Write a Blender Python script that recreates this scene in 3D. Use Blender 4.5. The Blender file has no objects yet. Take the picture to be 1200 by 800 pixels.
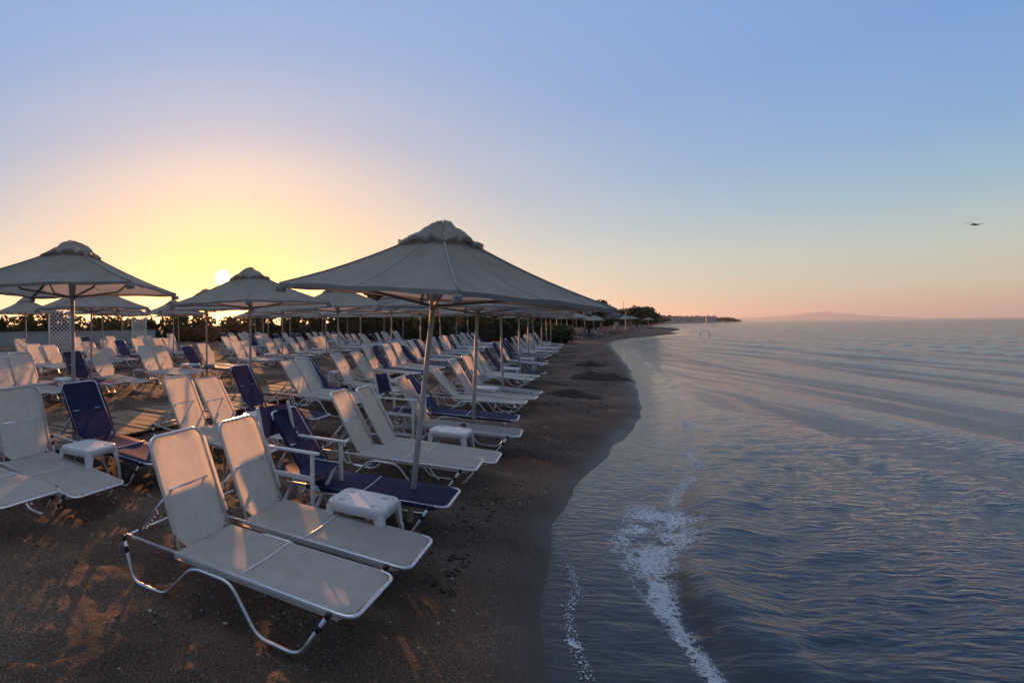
import bpy, bmesh, math, random
import numpy as np
from mathutils import Vector, Matrix, Euler

R = math.radians
rnd = random.Random(7)
npr = np.random.RandomState(11)
scene = bpy.context.scene
col = scene.collection

# ------------------------------------------------------------------ camera
CAM_H = 1.8
F = 595.0                      # focal length in pixels of a 1200 wide picture
PX, PY = 280.0, 381.9          # principal point
ROLL = R(-0.67)
cam_d = bpy.data.cameras.new("Camera")
cam = bpy.data.objects.new("Camera", cam_d)
col.objects.link(cam)
CAM_R = Matrix.Rotation(R(90), 3, 'X') @ Matrix.Rotation(ROLL, 3, 'Z')
cam.location = (0, 0, CAM_H)
cam.rotation_euler = CAM_R.to_euler()
cam_d.sensor_width = 36.0
cam_d.lens = 36.0 * F / 1200.0
cam_d.shift_x = (600 - PX) / 1200.0
cam_d.shift_y = (PY - 400) / 1200.0
cam_d.clip_start = 0.05
cam_d.clip_end = 40000
scene.camera = cam

# ------------------------------------------------------------------ world, sun, exposure
scene.view_settings.view_transform = 'Standard'
scene.view_settings.look = 'None'
scene.view_settings.exposure = 0.68
scene.view_settings.gamma = 1.0
scene.view_settings.use_curve_mapping = False

SUN_EL, SUN_AZ = R(5.4), R(-1.74)          # azimuth clockwise from +Y
SUN = Vector((math.sin(SUN_AZ) * math.cos(SUN_EL), math.cos(SUN_AZ) * math.cos(SUN_EL), math.sin(SUN_EL)))

world = bpy.data.worlds.new("World")
scene.world = world
world.use_nodes = True
wn, wl = world.node_tree.nodes, world.node_tree.links
wn.clear()


def ramp(nodes, stops, interp='LINEAR'):
    n = nodes.new('ShaderNodeValToRGB')
    cr = n.color_ramp
    cr.interpolation = interp
    while len(cr.elements) < len(stops):
        cr.elements.new(0.5)
    for e, (p, c) in zip(cr.elements, sorted(stops, key=lambda s: s[0])):
        e.position = p
        e.color = (c[0], c[1], c[2], 1) if not isinstance(c, (int, float)) else (c, c, c, 1)
    return n


def vmath(nodes, op):
    n = nodes.new('ShaderNodeVectorMath')
    n.operation = op
    return n


def fmath(nodes, op, b=None, clamp=False):
    n = nodes.new('ShaderNodeMath')
    n.operation = op
    n.use_clamp = clamp
    if b is not None:
        n.inputs[1].default_value = b
    return n


w_tc = wn.new('ShaderNodeTexCoord')
w_sep = wn.new('ShaderNodeSeparateXYZ')
wl.new(w_tc.outputs['Generated'], w_sep.inputs[0])
# colour by height above the horizon
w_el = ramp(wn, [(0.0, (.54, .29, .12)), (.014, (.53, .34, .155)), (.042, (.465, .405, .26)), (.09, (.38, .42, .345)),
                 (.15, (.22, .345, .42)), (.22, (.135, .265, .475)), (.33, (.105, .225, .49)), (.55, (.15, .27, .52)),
                 (.78, (.20, .31, .52)), (.90, (.62, .72, .88)), (1.0, (.95, 1.05, 1.2))])  # bright zenith stops are added fill light, above the view
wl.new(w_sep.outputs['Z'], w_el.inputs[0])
# the warm side round the sun
w_sub = vmath(wn, 'SUBTRACT')
wl.new(w_tc.outputs['Generated'], w_sub.inputs[0])
w_sub.inputs[1].default_value = SUN
w_scl = vmath(wn, 'MULTIPLY')
wl.new(w_sub.outputs[0], w_scl.inputs[0])
w_scl.inputs[1].default_value = (.5, .5, 1.0)
w_len = vmath(wn, 'LENGTH')
wl.new(w_scl.outputs[0], w_len.inputs[0])
w_warm = ramp(wn, [(0.0, (.55, .22, .04)), (.03, (.40, .185, .05)), (.06, (.36, .205, .095)), (.11, (.38, .295, .205)),
                   (.20, (.44, .385, .315)), (.32, (.365, .40, .42)), (.45, (.26, .36, .48)), (1.0, (.17, .29, .49))])
wl.new(w_len.outputs['Value'], w_warm.inputs[0])
w_fac = ramp(wn, [(0.0, .98), (.12, .90), (.20, .72), (.30, .50), (.42, .30), (.55, .12), (.75, 0.0)], 'EASE')
wl.new(w_len.outputs['Value'], w_fac.inputs[0])
w_mix = wn.new('ShaderNodeMix')
w_mix.data_type = 'RGBA'
wl.new(w_fac.outputs[0], w_mix.inputs[0])
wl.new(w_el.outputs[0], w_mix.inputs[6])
wl.new(w_warm.outputs[0], w_mix.inputs[7])
# sun disc and its close glow
w_l2 = vmath(wn, 'LENGTH')
wl.new(w_sub.outputs[0], w_l2.inputs[0])
w_disc = wn.new('ShaderNodeMapRange')
w_disc.inputs['From Min'].default_value = .0125
w_disc.inputs['From Max'].default_value = .0175
w_disc.inputs['To Min'].default_value = 9.0
w_disc.inputs['To Max'].default_value = 0.0
wl.new(w_l2.outputs['Value'], w_disc.inputs['Value'])
w_gl = wn.new('ShaderNodeMapRange')
w_gl.interpolation_type = 'SMOOTHERSTEP'
w_gl.inputs['From Min'].default_value = .0
w_gl.inputs['From Max'].default_value = .07
w_gl.inputs['To Min'].default_value = .3
w_gl.inputs['To Max'].default_value = 0.0
wl.new(w_l2.outputs['Value'], w_gl.inputs['Value'])
w_add = fmath(wn, 'ADD')
wl.new(w_disc.outputs[0], w_add.inputs[0])
wl.new(w_gl.outputs[0], w_add.inputs[1])
w_tint = vmath(wn, 'SCALE')
w_tint.inputs[0].default_value = (1.0, .54, .13)
wl.new(w_add.outputs[0], w_tint.inputs['Scale'])
w_sum = vmath(wn, 'ADD')
wl.new(w_mix.outputs[2], w_sum.inputs[0])
wl.new(w_tint.outputs[0], w_sum.inputs[1])
w_bg = wn.new('ShaderNodeBackground')
w_bg.inputs['Strength'].default_value = 0.82
# the half of the sky away from the sun is dimmer
w_az = wn.new('ShaderNodeMapRange')
w_az.interpolation_type = 'SMOOTHSTEP'
w_az.inputs['From Min'].default_value = -.55
w_az.inputs['From Max'].default_value = .45
w_az.inputs['To Min'].default_value = .50
w_az.inputs['To Max'].default_value = 1.0
wl.new(w_sep.outputs['Y'], w_az.inputs['Value'])
w_dim = vmath(wn, 'SCALE')
wl.new(w_sum.outputs[0], w_dim.inputs[0])
wl.new(w_az.outputs[0], w_dim.inputs['Scale'])
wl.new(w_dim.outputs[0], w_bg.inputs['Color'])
w_sky = wn.new('ShaderNodeTexSky')
w_sky.sky_type = 'NISHITA'
w_sky.sun_disc = False
w_sky.sun_elevation = SUN_EL
w_sky.sun_rotation = SUN_AZ
w_bg2 = wn.new('ShaderNodeBackground')
w_bg2.inputs['Strength'].default_value = 0.012
wl.new(w_sky.outputs[0], w_bg2.inputs['Color'])
w_as = wn.new('ShaderNodeAddShader')
wl.new(w_bg.outputs[0], w_as.inputs[0])
wl.new(w_bg2.outputs[0], w_as.inputs[1])
w_out = wn.new('ShaderNodeOutputWorld')
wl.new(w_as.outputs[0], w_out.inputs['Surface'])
world.cycles.sampling_method = 'MANUAL'
world.cycles.sample_map_resolution = 1024

sun_d = bpy.data.lights.new("sun", 'SUN')
sun_d.energy = 5.0
sun_d.angle = R(0.5)
sun_d.color = (1.0, .40, .13)
sun_o = bpy.data.objects.new("sun", sun_d)
col.objects.link(sun_o)
sun_o.rotation_euler = (-SUN).to_track_quat('-Z', 'Y').to_euler()

# ------------------------------------------------------------------ pixel to world
def ray(x, y):
    return CAM_R @ Vector((x - PX, -(y - PY), -F))


def P(x, y, z=0.0):
    d = ray(x, y)
    k = (z - CAM_H) / d.z
    return Vector((d.x * k, d.y * k, z))


def PD(x, y, depth):
    d = ray(x, y)
    k = depth / d.y
    return Vector((d.x * k, depth, CAM_H + d.z * k))


# ------------------------------------------------------------------ value noise
_tab = npr.rand(256, 256)


def vnoise(x, y):
    xi, yi = np.floor(x).astype(int), np.floor(y).astype(int)
    fx, fy = x - xi, y - yi
    fx, fy = fx * fx * (3 - 2 * fx), fy * fy * (3 - 2 * fy)
    a = _tab[xi & 255, yi & 255]
    b = _tab[(xi + 1) & 255, yi & 255]
    c = _tab[xi & 255, (yi + 1) & 255]
    d = _tab[(xi + 1) & 255, (yi + 1) & 255]
    return (a * (1 - fx) + b * fx) * (1 - fy) + (c * (1 - fx) + d * fx) * fy


def fbm(x, y, o=4):
    s, a, t = 0, .5, 0
    for k in range(o):
        s = s + a * vnoise(x * 2 ** k + 17.3 * k, y * 2 ** k + 5.1 * k)
        t += a
        a *= .5
    return s / t - .5


def sstep(a, b, x):
    t = np.clip((x - a) / (b - a), 0, 1)
    return t * t * (3 - 2 * t)


# ------------------------------------------------------------------ materials
MATS = {}


def mat(name, base, rough=.6, metal=0.0, spec=.5, noise=None, bump=None, transl=0.0):
    """noise=(scale, other colour, low, high); bump=(scale, strength, distance)"""
    m = bpy.data.materials.new(name)
    m.use_nodes = True
    n, l = m.node_tree.nodes, m.node_tree.links
    b = n['Principled BSDF']
    b.inputs['Base Color'].default_value = (*base, 1)
    b.inputs['Roughness'].default_value = rough
    b.inputs['Metallic'].default_value = metal
    b.inputs['Specular IOR Level'].default_value = spec
    tc = n.new('ShaderNodeTexCoord')
    csock = None
    if noise:
        t = n.new('ShaderNodeTexNoise')
        t.inputs['Scale'].default_value = noise[0]
        t.inputs['Detail'].default_value = 6
        l.new(tc.outputs['Object'], t.inputs['Vector'])
        r = ramp(n, [(noise[2], base), (noise[3], noise[1])])
        l.new(t.outputs['Fac'], r.inputs[0])
        l.new(r.outputs[0], b.inputs['Base Color'])
        csock = r.outputs[0]
    bsock = None
    if bump:
        t = n.new('ShaderNodeTexNoise')
        t.inputs['Scale'].default_value = bump[0]
        t.inputs['Detail'].default_value = 5
        l.new(tc.outputs['Object'], t.inputs['Vector'])
        bp = n.new('ShaderNodeBump')
        bp.inputs['Strength'].default_value = bump[1]
        bp.inputs['Distance'].default_value = bump[2]
        l.new(t.outputs['Fac'], bp.inputs['Height'])
        l.new(bp.outputs[0], b.inputs['Normal'])
        bsock = bp.outputs[0]
    if transl:
        tr = n.new('ShaderNodeBsdfTranslucent')
        tr.inputs['Color'].default_value = (*base, 1)
        if csock:
            l.new(csock, tr.inputs['Color'])
        mx = n.new('ShaderNodeMixShader')
        mx.inputs[0].default_value = transl
        l.new(b.outputs[0], mx.inputs[1])
        l.new(tr.outputs[0], mx.inputs[2])
        l.new(mx.outputs[0], n['Material Output'].inputs['Surface'])
    MATS[name] = m
    return m


M_WHITE_FAB = mat('white_mesh_fabric', (.74, .71, .66), .8, spec=.2, noise=(9, (.63, .60, .545), .35, .75), bump=(420, .35, .002), transl=.56)
M_BLUE_FAB = mat('navy_mesh_fabric', (.024, .027, .095), .75, spec=.25, noise=(8, (.036, .038, .11), .35, .75), bump=(420, .3, .002), transl=.30)
M_ALU = mat('aluminium_tube', (.70, .71, .74), .30, metal=.85, noise=(25, (.52, .53, .56), .4, .8))
M_WTUBE = mat('white_enamel_tube', (.74, .74, .75), .35, noise=(20, (.6, .59, .57), .45, .8))
M_BLACK = mat('black_plastic', (.02, .02, .022), .45)
M_PLAST = mat('white_moulded_plastic', (.72, .72, .72), .38, noise=(14, (.60, .58, .55), .5, .85), bump=(60, .06, .004), transl=.06)
M_CANVAS = mat('grey_beige_canvas', (.43, .395, .35), .9, spec=.1, noise=(3.2, (.33, .30, .265), .35, .75), bump=(260, .3, .002), transl=.42)
M_HEM = mat('canvas_hem', (.33, .31, .29), .9, spec=.1, transl=.08)
M_POLE = mat('pale_wood_pole', (.50, .46, .42), .55, noise=(12, (.36, .32, .28), .4, .8), bump=(30, .2, .004))
M_RIB = mat('wooden_rib', (.20, .16, .13), .6, noise=(18, (.13, .10, .08), .4, .8))
M_PAINTW = mat('white_painted_wood', (.70, .69, .67), .5, noise=(16, (.52, .50, .47), .5, .85), bump=(40, .12, .003))
M_CARD = mat('paper_card', (.62, .52, .40), .8, transl=.3)
M_PLANK = mat('weathered_plank', (.22, .155, .095), .85, noise=(5, (.13, .088, .055), .35, .75), bump=(30, .5, .01))
M_CONC = mat('pale_render', (.42, .41, .39), .9, noise=(1.2, (.30, .29, .27), .35, .75), bump=(14, .3, .02))
M_BARK = mat('bark', (.06, .045, .035), .95, bump=(20, .7, .03))
M_LEAF = mat('dark_leaf', (.035, .055, .02), .7, spec=.2, noise=(.6, (.06, .075, .026), .35, .7), transl=.25)
M_LEAF2 = mat('dry_leaf', (.075, .075, .03), .75, spec=.2, noise=(.6, (.045, .055, .022), .35, .7), transl=.25)
M_FARLEAF = mat('far_leaf', (.035, .045, .022), .8, spec=.1, noise=(.12, (.06, .06, .032), .35, .7))
M_WALLW = mat('far_white_wall', (.62, .58, .54), .9, noise=(.8, (.5, .46, .42), .4, .8))
M_ROOF = mat('far_roof', (.22, .12, .08), .9, noise=(1, (.15, .09, .07), .4, .8))
M_WIN = mat('dark_window', (.03, .035, .045), .15)
M_WEED = mat('dried_seaweed', (.020, .014, .010), .95, noise=(9, (.038, .025, .015), .35, .75), bump=(50, .9, .02))
M_STONE = [mat('pebble_grey', (.17, .15, .135), .75, noise=(30, (.1, .085, .075), .3, .7)),
           mat('pebble_pale', (.42, .38, .34), .7, noise=(30, (.3, .26, .23), .3, .7)),
           mat('pebble_brown', (.085, .055, .038), .8, noise=(30, (.05, .033, .024), .3, .7))]
M_FOAM = mat('sea_foam', (.70, .71, .74), .55, spec=.3, bump=(90, .6, .01))
M_BIRD = mat('dark_feather', (.035, .033, .035), .8, noise=(6, (.08, .075, .075), .4, .8))
M_SKIN = mat('skin', (.42, .25, .17), .6)
M_REDCLOTH = mat('red_cloth', (.30, .05, .035), .85)
M_DARKCLOTH = mat('dark_cloth', (.03, .035, .06), .85)
M_HAIR = mat('dark_hair', (.02, .014, .01), .8)
M_MOUNT = mat('far_rock', (.10, .10, .09), .95, noise=(.002, (.14, .13, .11), .35, .7))
M_GLASS = mat('amber_glass', (.05, .03, .015), .12)


# ------------------------------------------------------------------ mesh builder
class MB:
    def __init__(s):
        s.v, s.f, s.m, s.sm = [], [], [], []

    def add(s, vs, fs, m=0, smooth=False):
        o = len(s.v)
        s.v += [tuple(v) for v in vs]
        for f in fs:
            s.f.append(tuple(i + o for i in f))
            s.m.append(m)
            s.sm.append(smooth)
        return s

    def box(s, c, d, rot=None, m=0, bev=0.0):
        """box with small chamfered edges"""
        hx, hy, hz = d[0] / 2, d[1] / 2, d[2] / 2
        c = Vector(c)
        M3 = rot if rot is not None else Matrix.Identity(3)
        if bev <= 0:
            vs = [Vector((sx * hx, sy * hy, sz * hz)) for sx in (-1, 1) for sy in (-1, 1) for sz in (-1, 1)]
            fs = [(0, 1, 3, 2), (4, 6, 7, 5), (0, 4, 5, 1), (2, 3, 7, 6), (0, 2, 6, 4), (1, 5, 7, 3)]
            s.add([c + M3 @ v for v in vs], fs, m)
            return s
        b = min(bev, hx * .9, hy * .9, hz * .9)
        bm = bmesh.new()
        bmesh.ops.create_cube(bm, size=1)
        for v in bm.verts:
            v.co = Vector((v.co.x * d[0], v.co.y * d[1], v.co.z * d[2]))
        bmesh.ops.bevel(bm, geom=bm.edges[:], offset=b, segments=2, affect='EDGES', profile=.6)
        bm.verts.index_update()
        s.add([c + M3 @ v.co for v in bm.verts], [[v.index for v in f.verts] for f in bm.faces], m, True)
        bm.free()
        return s

    def tube(s, pts, r, n=8, closed=False, m=0, caps=True, flat=1.0):
        pts = [Vector(p) for p in pts]
        k = len(pts)
        rs = r if isinstance(r, (list, tuple)) else [r] * k
        rings = []
        prev = None
        for i, p in enumerate(pts):
            if closed:
                t = (pts[(i + 1) % k] - pts[i - 1])
            else:
                t = pts[min(i + 1, k - 1)] - pts[max(i - 1, 0)]
            t.normalize()
            if prev is None:
                a = Vector((0, 0, 1)) if abs(t.z) < .9 else Vector((1, 0, 0))
                u = t.cross(a).normalized()
            else:
                u = (prev - t * prev.dot(t))
                u = u.normalized() if u.length > 1e-6 else t.orthogonal().normalized()
            prev = u
            w = t.cross(u)
            rings.append([p + (u * math.cos(2 * math.pi * j / n) + w * math.sin(2 * math.pi * j / n) * flat) * rs[i] for j in range(n)])
        vs = [v for ring in rings for v in ring]
        fs = []
        for i in range(k if closed else k - 1):
            a, b = i * n, ((i + 1) % k) * n
            for j in range(n):
                fs.append((a + j, a + (j + 1) % n, b + (j + 1) % n, b + j))
        if caps and not closed:
            fs.append(tuple(range(n - 1, -1, -1)))
            fs.append(tuple((k - 1) * n + j for j in range(n)))
        return s.add(vs, fs, m, True)

    def grid(s, rows, m=0, smooth=True, closed=False):
        nr, nc = len(rows), len(rows[0])
        vs = [v for r_ in rows for v in r_]
        fs = []
        for i in range(nr - 1):
            for j in range(nc if closed else nc - 1):
                fs.append((i * nc + j, i * nc + (j + 1) % nc, (i + 1) * nc + (j + 1) % nc, (i + 1) * nc + j))
        return s.add(vs, fs, m, smooth)

    def data(s, name, mats):
        me = bpy.data.meshes.new(name)
        me.from_pydata(s.v, [], s.f)
        for m_ in (mats if isinstance(mats, (list, tuple)) else [mats]):
            me.materials.append(m_)
        me.polygons.foreach_set('material_index', s.m)
        me.polygons.foreach_set('use_smooth', s.sm)
        me.update()
        return me

    def build(s, name, mats, parent=None, loc=None):
        o = bpy.data.objects.new(name, s.data(name, mats))
        col.objects.link(o)
        if parent is not None:
            o.parent = parent
        if loc is not None:
            o.location = loc
        return o


def np_mesh(name, V, Fq, mats, mi=None, smooth=True):
    """V (n,3), Fq (m,4) or (m,3)"""
    me = bpy.data.meshes.new(name)
    k = Fq.shape[1]
    me.vertices.add(len(V))
    me.vertices.foreach_set('co', np.ascontiguousarray(V, dtype=np.float32).ravel())
    me.loops.add(Fq.size)
    me.polygons.add(len(Fq))
    me.loops.foreach_set('vertex_index', np.ascontiguousarray(Fq, dtype=np.int32).ravel())
    me.polygons.foreach_set('loop_start', np.arange(0, Fq.size, k, dtype=np.int32))
    me.polygons.foreach_set('loop_total', np.full(len(Fq), k, dtype=np.int32))
    for m_ in (mats if isinstance(mats, (list, tuple)) else [mats]):
        me.materials.append(m_)
    if mi is not None:
        me.polygons.foreach_set('material_index', np.asarray(mi, dtype=np.int32))
    me.polygons.foreach_set('use_smooth', np.full(len(Fq), smooth, dtype=bool))
    me.update()
    me.validate()
    return me


def link(name, me, parent=None):
    o = bpy.data.objects.new(name, me)
    col.objects.link(o)
    if parent is not None:
        o.parent = parent
    return o


def attr(me, name, vals):
    a = me.attributes.new(name, 'FLOAT', 'POINT')
    a.data.foreach_set('value', np.ascontiguousarray(vals, dtype=np.float32))


def tag(o, label, cat, group=None):
    o['label'] = label
    o['category'] = cat
    if group:
        o['group'] = group
    return o


def structure(o):
    o['kind'] = 'structure'
    return o


def stuff(o, label, cat):
    o['kind'] = 'stuff'
    o['label'] = label
    o['category'] = cat
    return o


def empty(name, loc=(0, 0, 0), rz=0.0):
    o = bpy.data.objects.new(name, None)
    o.empty_display_size = .2
    col.objects.link(o)
    o.location = loc
    o.rotation_euler = (0, 0, rz)
    return o


CH = {}


def kids(o):
    return [c for c in ALLKIDS.get(o.name, [])]


ALLKIDS = {}


def register(o):
    """remember the children of a finished thing, for copying"""
    ALLKIDS[o.name] = [c for c in bpy.data.objects if c.parent == o]
    for c in ALLKIDS[o.name]:
        register(c)


def copy_tree(o, parent=None):
    c = o.copy()
    col.objects.link(c)
    if parent is not None:
        c.parent = parent
    made = {o.name: c}
    for ch in ALLKIDS.get(o.name, []):
        cc = copy_tree(ch, c)
        made.update(cc[1])
    return c, made


# ------------------------------------------------------------------ shoreline and ground
E_AL = (math.sin(R(40)), math.cos(R(40)))     # along the beach, away from the camera
E_SE = (E_AL[1], -E_AL[0])                    # towards the sea
shore_px = [(650, 790), (643, 740), (641, 700), (648, 650), (653, 618), (672, 582), (690, 560), (714, 535), (744, 503),
            (754, 483), (750, 458), (737, 430), (722, 412), (713, 402.5), (724, 398.6), (742, 396), (772, 393.4),
            (797, 390.5)]
su, sv = [-40.0, -12.0, -4.0, -.5], [1.0, .9, .85, .75]
for x_, y_ in shore_px:
    p_ = P(x_, y_, -.05)
    su.append(p_.x * E_AL[0] + p_.y * E_AL[1])
    sv.append(p_.x * E_SE[0] + p_.y * E_SE[1])
su += [110, 140, 179, 215, 246, 330, 450, 600, 700, 800, 850, 900, 6000]
sv += [.5, 2.5, 2.0, -3.0, -4.0, -3.0, 4.0, 20.0, 45.0, 62.0, 30.0, -900.0, -9000.0]
order = np.argsort(su)
su, sv = np.array(su)[order], np.array(sv)[order]


def uv_of(x, y):
    return x * E_AL[0] + y * E_AL[1], x * E_SE[0] + y * E_SE[1]


def inland(x, y):
    u, v = uv_of(x, y)
    base = np.interp(u, su, sv)
    k = 3.5 * sstep(1.5, 5, u) * .06
    wob = .13 * fbm(u * 1.3, u * 0 + 3.3, 4)
    return base - v + wob


g_d = np.array([-400, -60, -12, -4, -1.5, -.72, 0, .5, 1.2, 2.5, 4.5, 7.5, 12, 18, 45, 160, 600, 3000])
g_z = np.array([-14, -4, -1.1, -.42, -.19, -.10, -.05, -.012, .0, .02, .14, .24, .32, .40, .52, 1.4, 3.0, 6.0])


_pr = random.Random(5)
PRINTS = []
for trail in range(3):
    d0 = (.95, 1.35, 2.1)[trail]
    uu = (1.6, 2.4, 1.0)[trail]
    k_ = 0
    while uu < 15:
        side = .10 if k_ % 2 else -.10
        PRINTS.append((uu, d0 + side + .25 * math.sin(uu * .4 + trail), .15 + _pr.uniform(-.3, .3), _pr.uniform(.018, .030)))
        uu += _pr.uniform(.55, .72)
        k_ += 1


def footprints(x, y):
    u, v = uv_of(x, y)
    out = np.zeros_like(u)
    near = np.hypot(x, y) < 17
    un, vn = u[near], v[near]
    acc = np.zeros_like(un)
    for pu, pd, pa, dep in PRINTS:
        pv = float(np.interp(pu, su, sv)) - pd
        k = (np.abs(un - pu) < .4) & (np.abs(vn - pv) < .4)
        if not k.any():
            continue
        du, dv2 = un[k] - pu, vn[k] - pv
        a, b = du * math.cos(pa) + dv2 * math.sin(pa), -du * math.sin(pa) + dv2 * math.cos(pa)
        q = (a / .135) ** 2 + (b / .052) ** 2
        acc[k] += -dep * np.exp(-q ** 1.6) + dep * .45 * np.exp(-((np.sqrt(q) - 1.55) / .38) ** 2)
    out[near] = acc
    return out


def ground_z(x, y, detail=True):
    x, y = np.asarray(x, float), np.asarray(y, float)
    d = inland(x, y)
    z = np.interp(d, g_d, g_z)
    if detail:
        dry = sstep(.15, 1.3, d)
        r = np.hypot(x, y)
        near = 1 - sstep(14, 40, r)
        n1 = fbm(x * .9, y * .9, 3) * .06
        n2 = np.abs(fbm(x * 3.1 + 9, y * 3.1, 3)) * -.085
        n3 = fbm(x * 11, y * 11, 3) * .018
        # scuffed hollows and footprints
        n4 = -np.clip(vnoise(x * 3.6 + 40, y * 3.6 + 11) - .66, 0, 1) * .22
        z = z + dry * footprints(x, y)
        z = z + dry * near * (n1 + n2 + n3 + n4 * sstep(.6, 2.2, d)) + (1 - near) * sstep(1, 6, d) * fbm(x * .15, y * .15, 3) * .25
    return z


def gz(x, y):
    return float(ground_z(np.array([x]), np.array([y]))[0])


def polar(r0, r1, step_near, r_mid, step_far, a_front, da_front, da_back, full=True):
    rs = [r0]
    while rs[-1] < r1:
        k = step_near if rs[-1] < r_mid else step_far
        rs.append(rs[-1] * (1 + k))
    a0, a1 = a_front
    an = list(np.arange(a0, a1 + 1e-6, da_front))
    if full:
        an = an + list(np.arange(an[-1] + da_back, a0 + 360 - .5 * da_back, da_back))
    rs, an = np.array(rs), np.radians(np.array(an))
    X = rs[:, None] * np.sin(an)[None]
    Y = rs[:, None] * np.cos(an)[None]
    return rs, an, X, Y


def quads(nr, nc, closed):
    i = np.arange(nr - 1)[:, None]
    j = np.arange(nc if closed else nc - 1)[None]
    j2 = (j + 1) % nc
    q = np.stack([i * nc + j, i * nc + j2, (i + 1) * nc + j2, (i + 1) * nc + j], -1)
    return q.reshape(-1, 4)


# ---- sand material
def sand_material():
    m = bpy.data.materials.new('dark_coarse_sand')
    m.use_nodes = True
    n, l = m.node_tree.nodes, m.node_tree.links
    b = n['Principled BSDF']
    tc = n.new('ShaderNodeTexCoord')
    big = n.new('ShaderNodeTexNoise')
    big.inputs['Scale'].default_value = .8
    big.inputs['Detail'].default_value = 8
    l.new(tc.outputs['Object'], big.inputs['Vector'])
    c1 = ramp(n, [(.3, (.075, .053, .041)), (.5, (.120, .084, .064)), (.72, (.20, .145, .112))])
    l.new(big.outputs['Fac'], c1.inputs[0])
    fine = n.new('ShaderNodeTexNoise')
    fine.inputs['Scale'].default_value = 95
    fine.inputs['Detail'].default_value = 4
    l.new(tc.outputs['Object'], fine.inputs['Vector'])
    c2 = ramp(n, [(.3, (.35, .35, .35)), (.6, (1.05, 1.03, 1.0)), (.72, (2.6, 2.5, 2.4))])
    l.new(fine.outputs['Fac'], c2.inputs[0])
    mul = n.new('ShaderNodeMix')
    mul.data_type = 'RGBA'
    mul.blend_type = 'MULTIPLY'
    mul.inputs[0].default_value = 1
    l.new(c1.outputs[0], mul.inputs[6])
    l.new(c2.outputs[0], mul.inputs[7])
    # scattered bits of pale shell
    vor = n.new('ShaderNodeTexVoronoi')
    vor.inputs['Scale'].default_value = 30
    l.new(tc.outputs['Object'], vor.inputs['Vector'])
    vs = n.new('ShaderNodeSeparateColor')
    l.new(vor.outputs['Color'], vs.inputs[0])
    g1 = fmath(n, 'GREATER_THAN', .955)
    l.new(vs.outputs[0], g1.inputs[0])
    g2 = fmath(n, 'LESS_THAN', .16)
    l.new(vor.outputs['Distance'], g2.inputs[0])
    gm = fmath(n, 'MULTIPLY')
    l.new(g1.outputs[0], gm.inputs[0])
    l.new(g2.outputs[0], gm.inputs[1])
    at = n.new('ShaderNodeAttribute')
    at.attribute_name = 'wet'
    sh = n.new('ShaderNodeMix')
    sh.data_type = 'RGBA'
    l.new(gm.outputs[0], sh.inputs[0])
    l.new(mul.outputs[2], sh.inputs[6])
    sh.inputs[7].default_value = (.30, .27, .24, 1)
    # wet sand is a darker, glossier thing
    wet = n.new('ShaderNodeMix')
    wet.data_type = 'RGBA'
    l.new(at.outputs['Fac'], wet.inputs[0])
    l.new(sh.outputs[2], wet.inputs[6])
    wet.inputs[7].default_value = (.040, .032, .028, 1)
    l.new(wet.outputs[2], b.inputs['Base Color'])
    rr = n.new('ShaderNodeMapRange')
    rr.inputs['To Min'].default_value = .95
    rr.inputs['To Max'].default_value = .5
    l.new(at.outputs['Fac'], rr.inputs['Value'])
    l.new(rr.outputs[0], b.inputs['Roughness'])
    sp = n.new('ShaderNodeMapRange')
    sp.inputs['To Min'].default_value = .12
    sp.inputs['To Max'].default_value = .26
    l.new(at.outputs['Fac'], sp.inputs['Value'])
    l.new(sp.outputs[0], b.inputs['Specular IOR Level'])
    # grain
    mid = n.new('ShaderNodeTexNoise')
    mid.inputs['Scale'].default_value = 26
    mid.inputs['Detail'].default_value = 7
    mid.inputs['Roughness'].default_value = .7
    l.new(tc.outputs['Object'], mid.inputs['Vector'])
    bs = n.new('ShaderNodeMapRange')
    bs.inputs['To Min'].default_value = .9
    bs.inputs['To Max'].default_value = .12
    l.new(at.outputs['Fac'], bs.inputs['Value'])
    bp = n.new('ShaderNodeBump')
    bp.inputs['Distance'].default_value = .03
    l.new(bs.outputs[0], bp.inputs['Strength'])
    l.new(mid.outputs['Fac'], bp.inputs['Height'])
    l.new(bp.outputs[0], b.inputs['Normal'])
    return m


rs, an, GX, GY = polar(.35, 12000, .012, 70, .045, (-42, 62), .22, 5)
GZ = ground_z(GX, GY)
D_ = inland(GX, GY)
gme = np_mesh('beach', np.stack([GX, GY, GZ], -1).reshape(-1, 3), quads(len(rs), len(an), True), sand_material())
wet = 1 - sstep(.0, .42, D_ + fbm(GX * 1.3, GY * 1.3, 3) * .3)
attr(gme, 'wet', wet.ravel())
beach = structure(link('beach', gme))

# ---- sea
ZW = -.10


def swell(x, y):
    z = np.zeros_like(x)
    for lam, sl, ang, ph in ((.62, .014, 30, 2.3), (.85, .016, 12, 1.1), (1.15, .020, 18, .3), (1.6, .034, 27, 1.9), (2.3, .072, 20, 4.1), (3.3, .078, 29, 2.2), (4.9, .050, 23, 5.2), (7.1, .030, 34, .8)):
        a = R(ang)
        nx, ny = math.cos(a), -math.sin(a)
        w, c = x * nx + y * ny, x * math.sin(a) + y * math.cos(a)     # across and along the crest
        q = w * 2 * math.pi / lam + ph + 2.6 * fbm(c * .13 / lam + ang, w * .22 / lam, 2)
        mod = .2 + 1.9 * np.clip(vnoise(c * .10 / lam + 3 * ang, w * .42 / lam) - .25, 0, 1)
        s = np.sin(q)
        z += sl * lam / (2 * math.pi) * mod * (s + .4 * s * s)
    return z


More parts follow.
